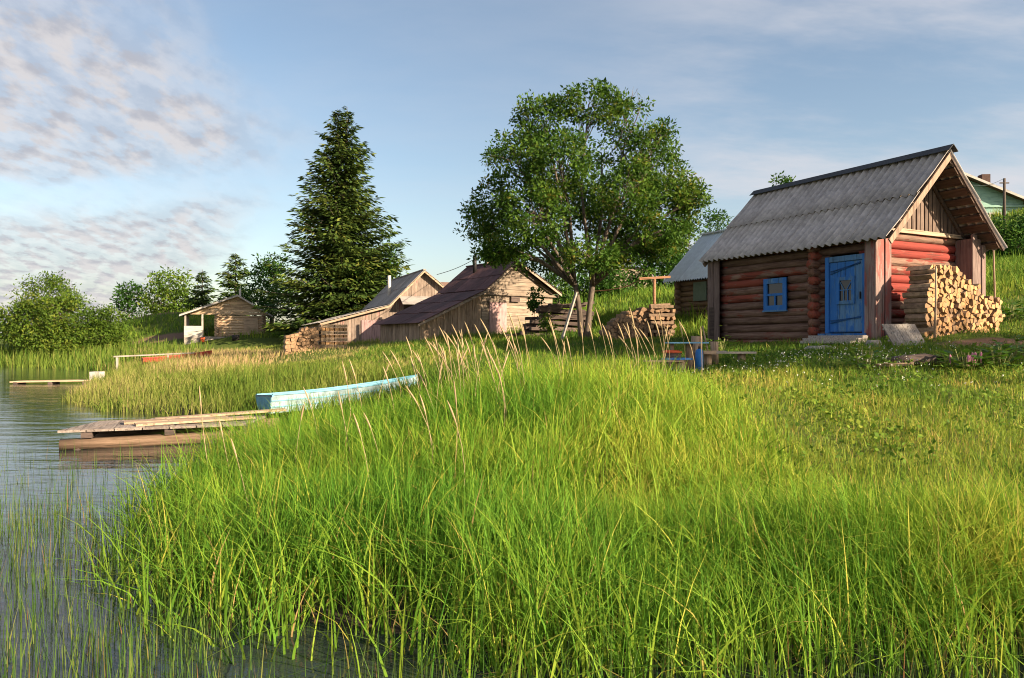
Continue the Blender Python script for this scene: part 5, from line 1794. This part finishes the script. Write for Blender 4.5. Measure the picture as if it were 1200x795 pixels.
# rough grass on the slopes behind
x, y = wedge(200000, 22, 95, 0.9, side=1.15)
d = shore_d(x, y)
keep = (d > 0.2) & (ground(x, y) > 1.9) & (bare(x, y) > 0.6 + 0.6 * rng.random(len(x))) & ((x > -4 - 0.1 * y) | (y > 45) | (d > 7))
x, y, d = x[keep], y[keep], d[keep]
n = len(x)
h = (0.14 + 0.62 * vnoise(x, y, 0.9, 41) ** 1.6) * rng.uniform(0.6, 1.3, n)
tint = np.clip(0.02 + 0.38 * vnoise(x, y, 3.0, 43) + 0.30 * vnoise(x, y, 0.9, 45) + rng.normal(0, 0.14, n), 0, 0.95)
w = 0.010 + 0.0010 * y
o = np_blades('hill_grass', np.stack([x, y, ground(x, y) - 0.03], 1), h, np.full(n, 1.0) * w, rng.uniform(0, 6.283, n), np.abs(rng.normal(0.3, 0.25, n)), 2, 'lawn', tint)
tag(o, 'rough uncut grass on the slopes behind the buildings', 'grass', kind='stuff')

# reeds of the far bank
n0 = 16000
x = rng.uniform(-62, -18, n0)
y = rng.uniform(44, 62, n0)
d = shore_d(x, y)
keep = (d > -2.2) & (d < 5)
x, y = x[keep], y[keep]
n = len(x)
o = np_blades('far_reeds', np.stack([x, y, np.maximum(ground(x, y), -0.5)], 1), rng.uniform(0.6, 1.2, n), np.full(n, 0.075), rng.uniform(0, 6.28, n), np.abs(rng.normal(0.15, 0.15, n)), 2, 'meadow', np.clip(rng.normal(0.33, 0.15, n), 0, 1))
tag(o, 'band of light green reeds at the foot of the willows', 'reeds', kind='stuff')

# thin rushes standing in the shallow water
x, y = wedge(64000, 2.5, 11.5, 0.9, xhi=14)
d = shore_d(x, y)
dens = np.interp(d, [-5.5, -3.2, -1.6, -0.2, 0.4], [0.0, 0.20, 0.55, 0.85, 0.0]) * np.where(x > -0.3, 0.5, 1.0)
dens = dens * (1 - 0.75 * sst(y, 6.5, 9.5)) * (0.35 + 1.1 * vnoise(x, y, 0.7, 51))
pool = np.exp(-(((x + 0.95) / 0.6) ** 4 + ((y - 4.15) / 0.65) ** 4))
keep = rng.random(len(x)) < dens * (1 - pool)
x, y = x[keep], y[keep]
n = len(x)
o = np_blades('water_rushes', np.stack([x, y, np.full(n, -0.12)], 1), 0.16 + 0.34 * rng.random(n) ** 1.5, rng.uniform(0.004, 0.0075, n), rng.uniform(0, 6.28, n), np.abs(rng.normal(0.06, 0.10, n)), 2, 'rush', np.clip(rng.normal(0.42, 0.26, n), 0, 1), taper=3.0)
tag(o, 'thin upright rushes standing in the shallow water', 'rushes', kind='stuff')

# clover and plantain leaves low in the yard grass
n0 = 38000
y = 5.8 * (17.0 / 5.8) ** rng.random(n0)
x = rng.uniform(-1.5, 0.8 * 17, n0)
d = shore_d(x, y)
keep = (d > 1.5) & (tall_height(x, y, d) < 0.30) & ~blocked(x, y) & (bare(x, y) > 1.0) & (x < 0.82 * y + 1.2) & (rng.random(n0) < 0.15 + 1.1 * sst(vnoise(x, y, 0.8, 71), 0.35, 0.75))
x, y = x[keep], y[keep]
c = np.stack([x, y, ground(x, y) + rng.uniform(0.03, 0.13, len(x))], 1)
Q = leaf_quads(c, 0.03, 1, 0.055, 0.75, up=0.8)
tag(link('clover_leaves', np_quads('clover_leaves', Q, 'lawn', np.clip(0.05 + 0.5 * vnoise(x, y, 0.7, 73) + rng.normal(0, 0.15, len(x)), 0, 0.9))), 'low clover and plantain leaves in the yard grass', 'clover', kind='stuff')

# clover flowers in the shaded lawn
n0 = 2600
x = rng.uniform(1.5, 10.5, n0)
y = rng.uniform(10.4, 15.2, n0)
keep = (rng.random(n0) < np.exp(-((y - 13.2) / 0.9) ** 2) * sst(vnoise(x, y, 1.1, 61), 0.3, 0.6) + 0.05) & ~blocked(x, y)
x, y = x[keep], y[keep]
n = len(x)
c = np.stack([x, y, ground(x, y) + rng.uniform(0.08, 0.20, n)], 1)
Q = leaf_quads(c, 0.010, 3, 0.020, 0.9)
tag(link('clover_flowers', np_quads('clover_flowers', Q, 'petal_white')), 'white clover flowers scattered through the yard grass', 'flowers', kind='stuff')

# dry grass stalks with seed heads standing above the sedge
stalk_src = []
for k in range(5):
    hh = 1.0
    bn_ = random.uniform(0.05, 0.28)
    f = lambda t_: (bn_ * t_ ** 2.2, 0.03 * math.sin(3 * t_), hh * t_)
    st = MB().tube([f(i / 5) for i in range(6)], [0.0035, 0.0035, 0.003, 0.003, 0.0025, 0.002], 4)
    hd = MB().tube([f(0.80), f(0.85), f(0.92), f(0.97), f(1.02)], [0.003, 0.0065, 0.008, 0.006, 0.002], 6)
    a_ = st.build('stalk', 'straw')
    h_ = hd.build('seed_head', 'straw')
    stalk_src.append((a_.data, h_.data))
    bpy.data.objects.remove(a_)
    bpy.data.objects.remove(h_)
spots = []
for k in range(62):
    pxs = random.choice([random.uniform(430, 560), random.uniform(500, 800), random.uniform(560, 720)])
    spots.append((pxs, random.uniform(8.6, 11.6)))
for k in range(18):
    spots.append((random.uniform(230, 620), random.uniform(6.0, 9.0)))
for k in range(12):
    spots.append((random.uniform(745, 830), random.uniform(10.5, 12.4)))
for (pxs, yd) in spots:
    xw = (pxs - 600) / 900 * yd
    if blocked(np.array([xw]), np.array([yd]))[0]:
        continue
    gz_ = G(xw, yd)
    sm, hm = random.choice(stalk_src)
    o = link('grass_stalk', sm)
    o.location = (xw, yd, gz_ - 0.03)
    tgt = random.uniform(0.85, 1.22) if yd > 8 else random.uniform(0.75, 0.95)
    wf = 1.0 + 0.06 * max(0, yd - 6)
    o.scale = (wf, wf, tgt)
    o.rotation_euler = (random.uniform(-0.1, 0.1), random.uniform(-0.12, 0.12), random.uniform(2.2, 4.2) if random.random() < 0.7 else random.uniform(0, 6.28))
    tag(o, 'dry straw coloured grass stalk with seed head above the green sedge', 'grass stalk', 'dry seed stalks on the near bank')
    link('seed_head', hm, o)
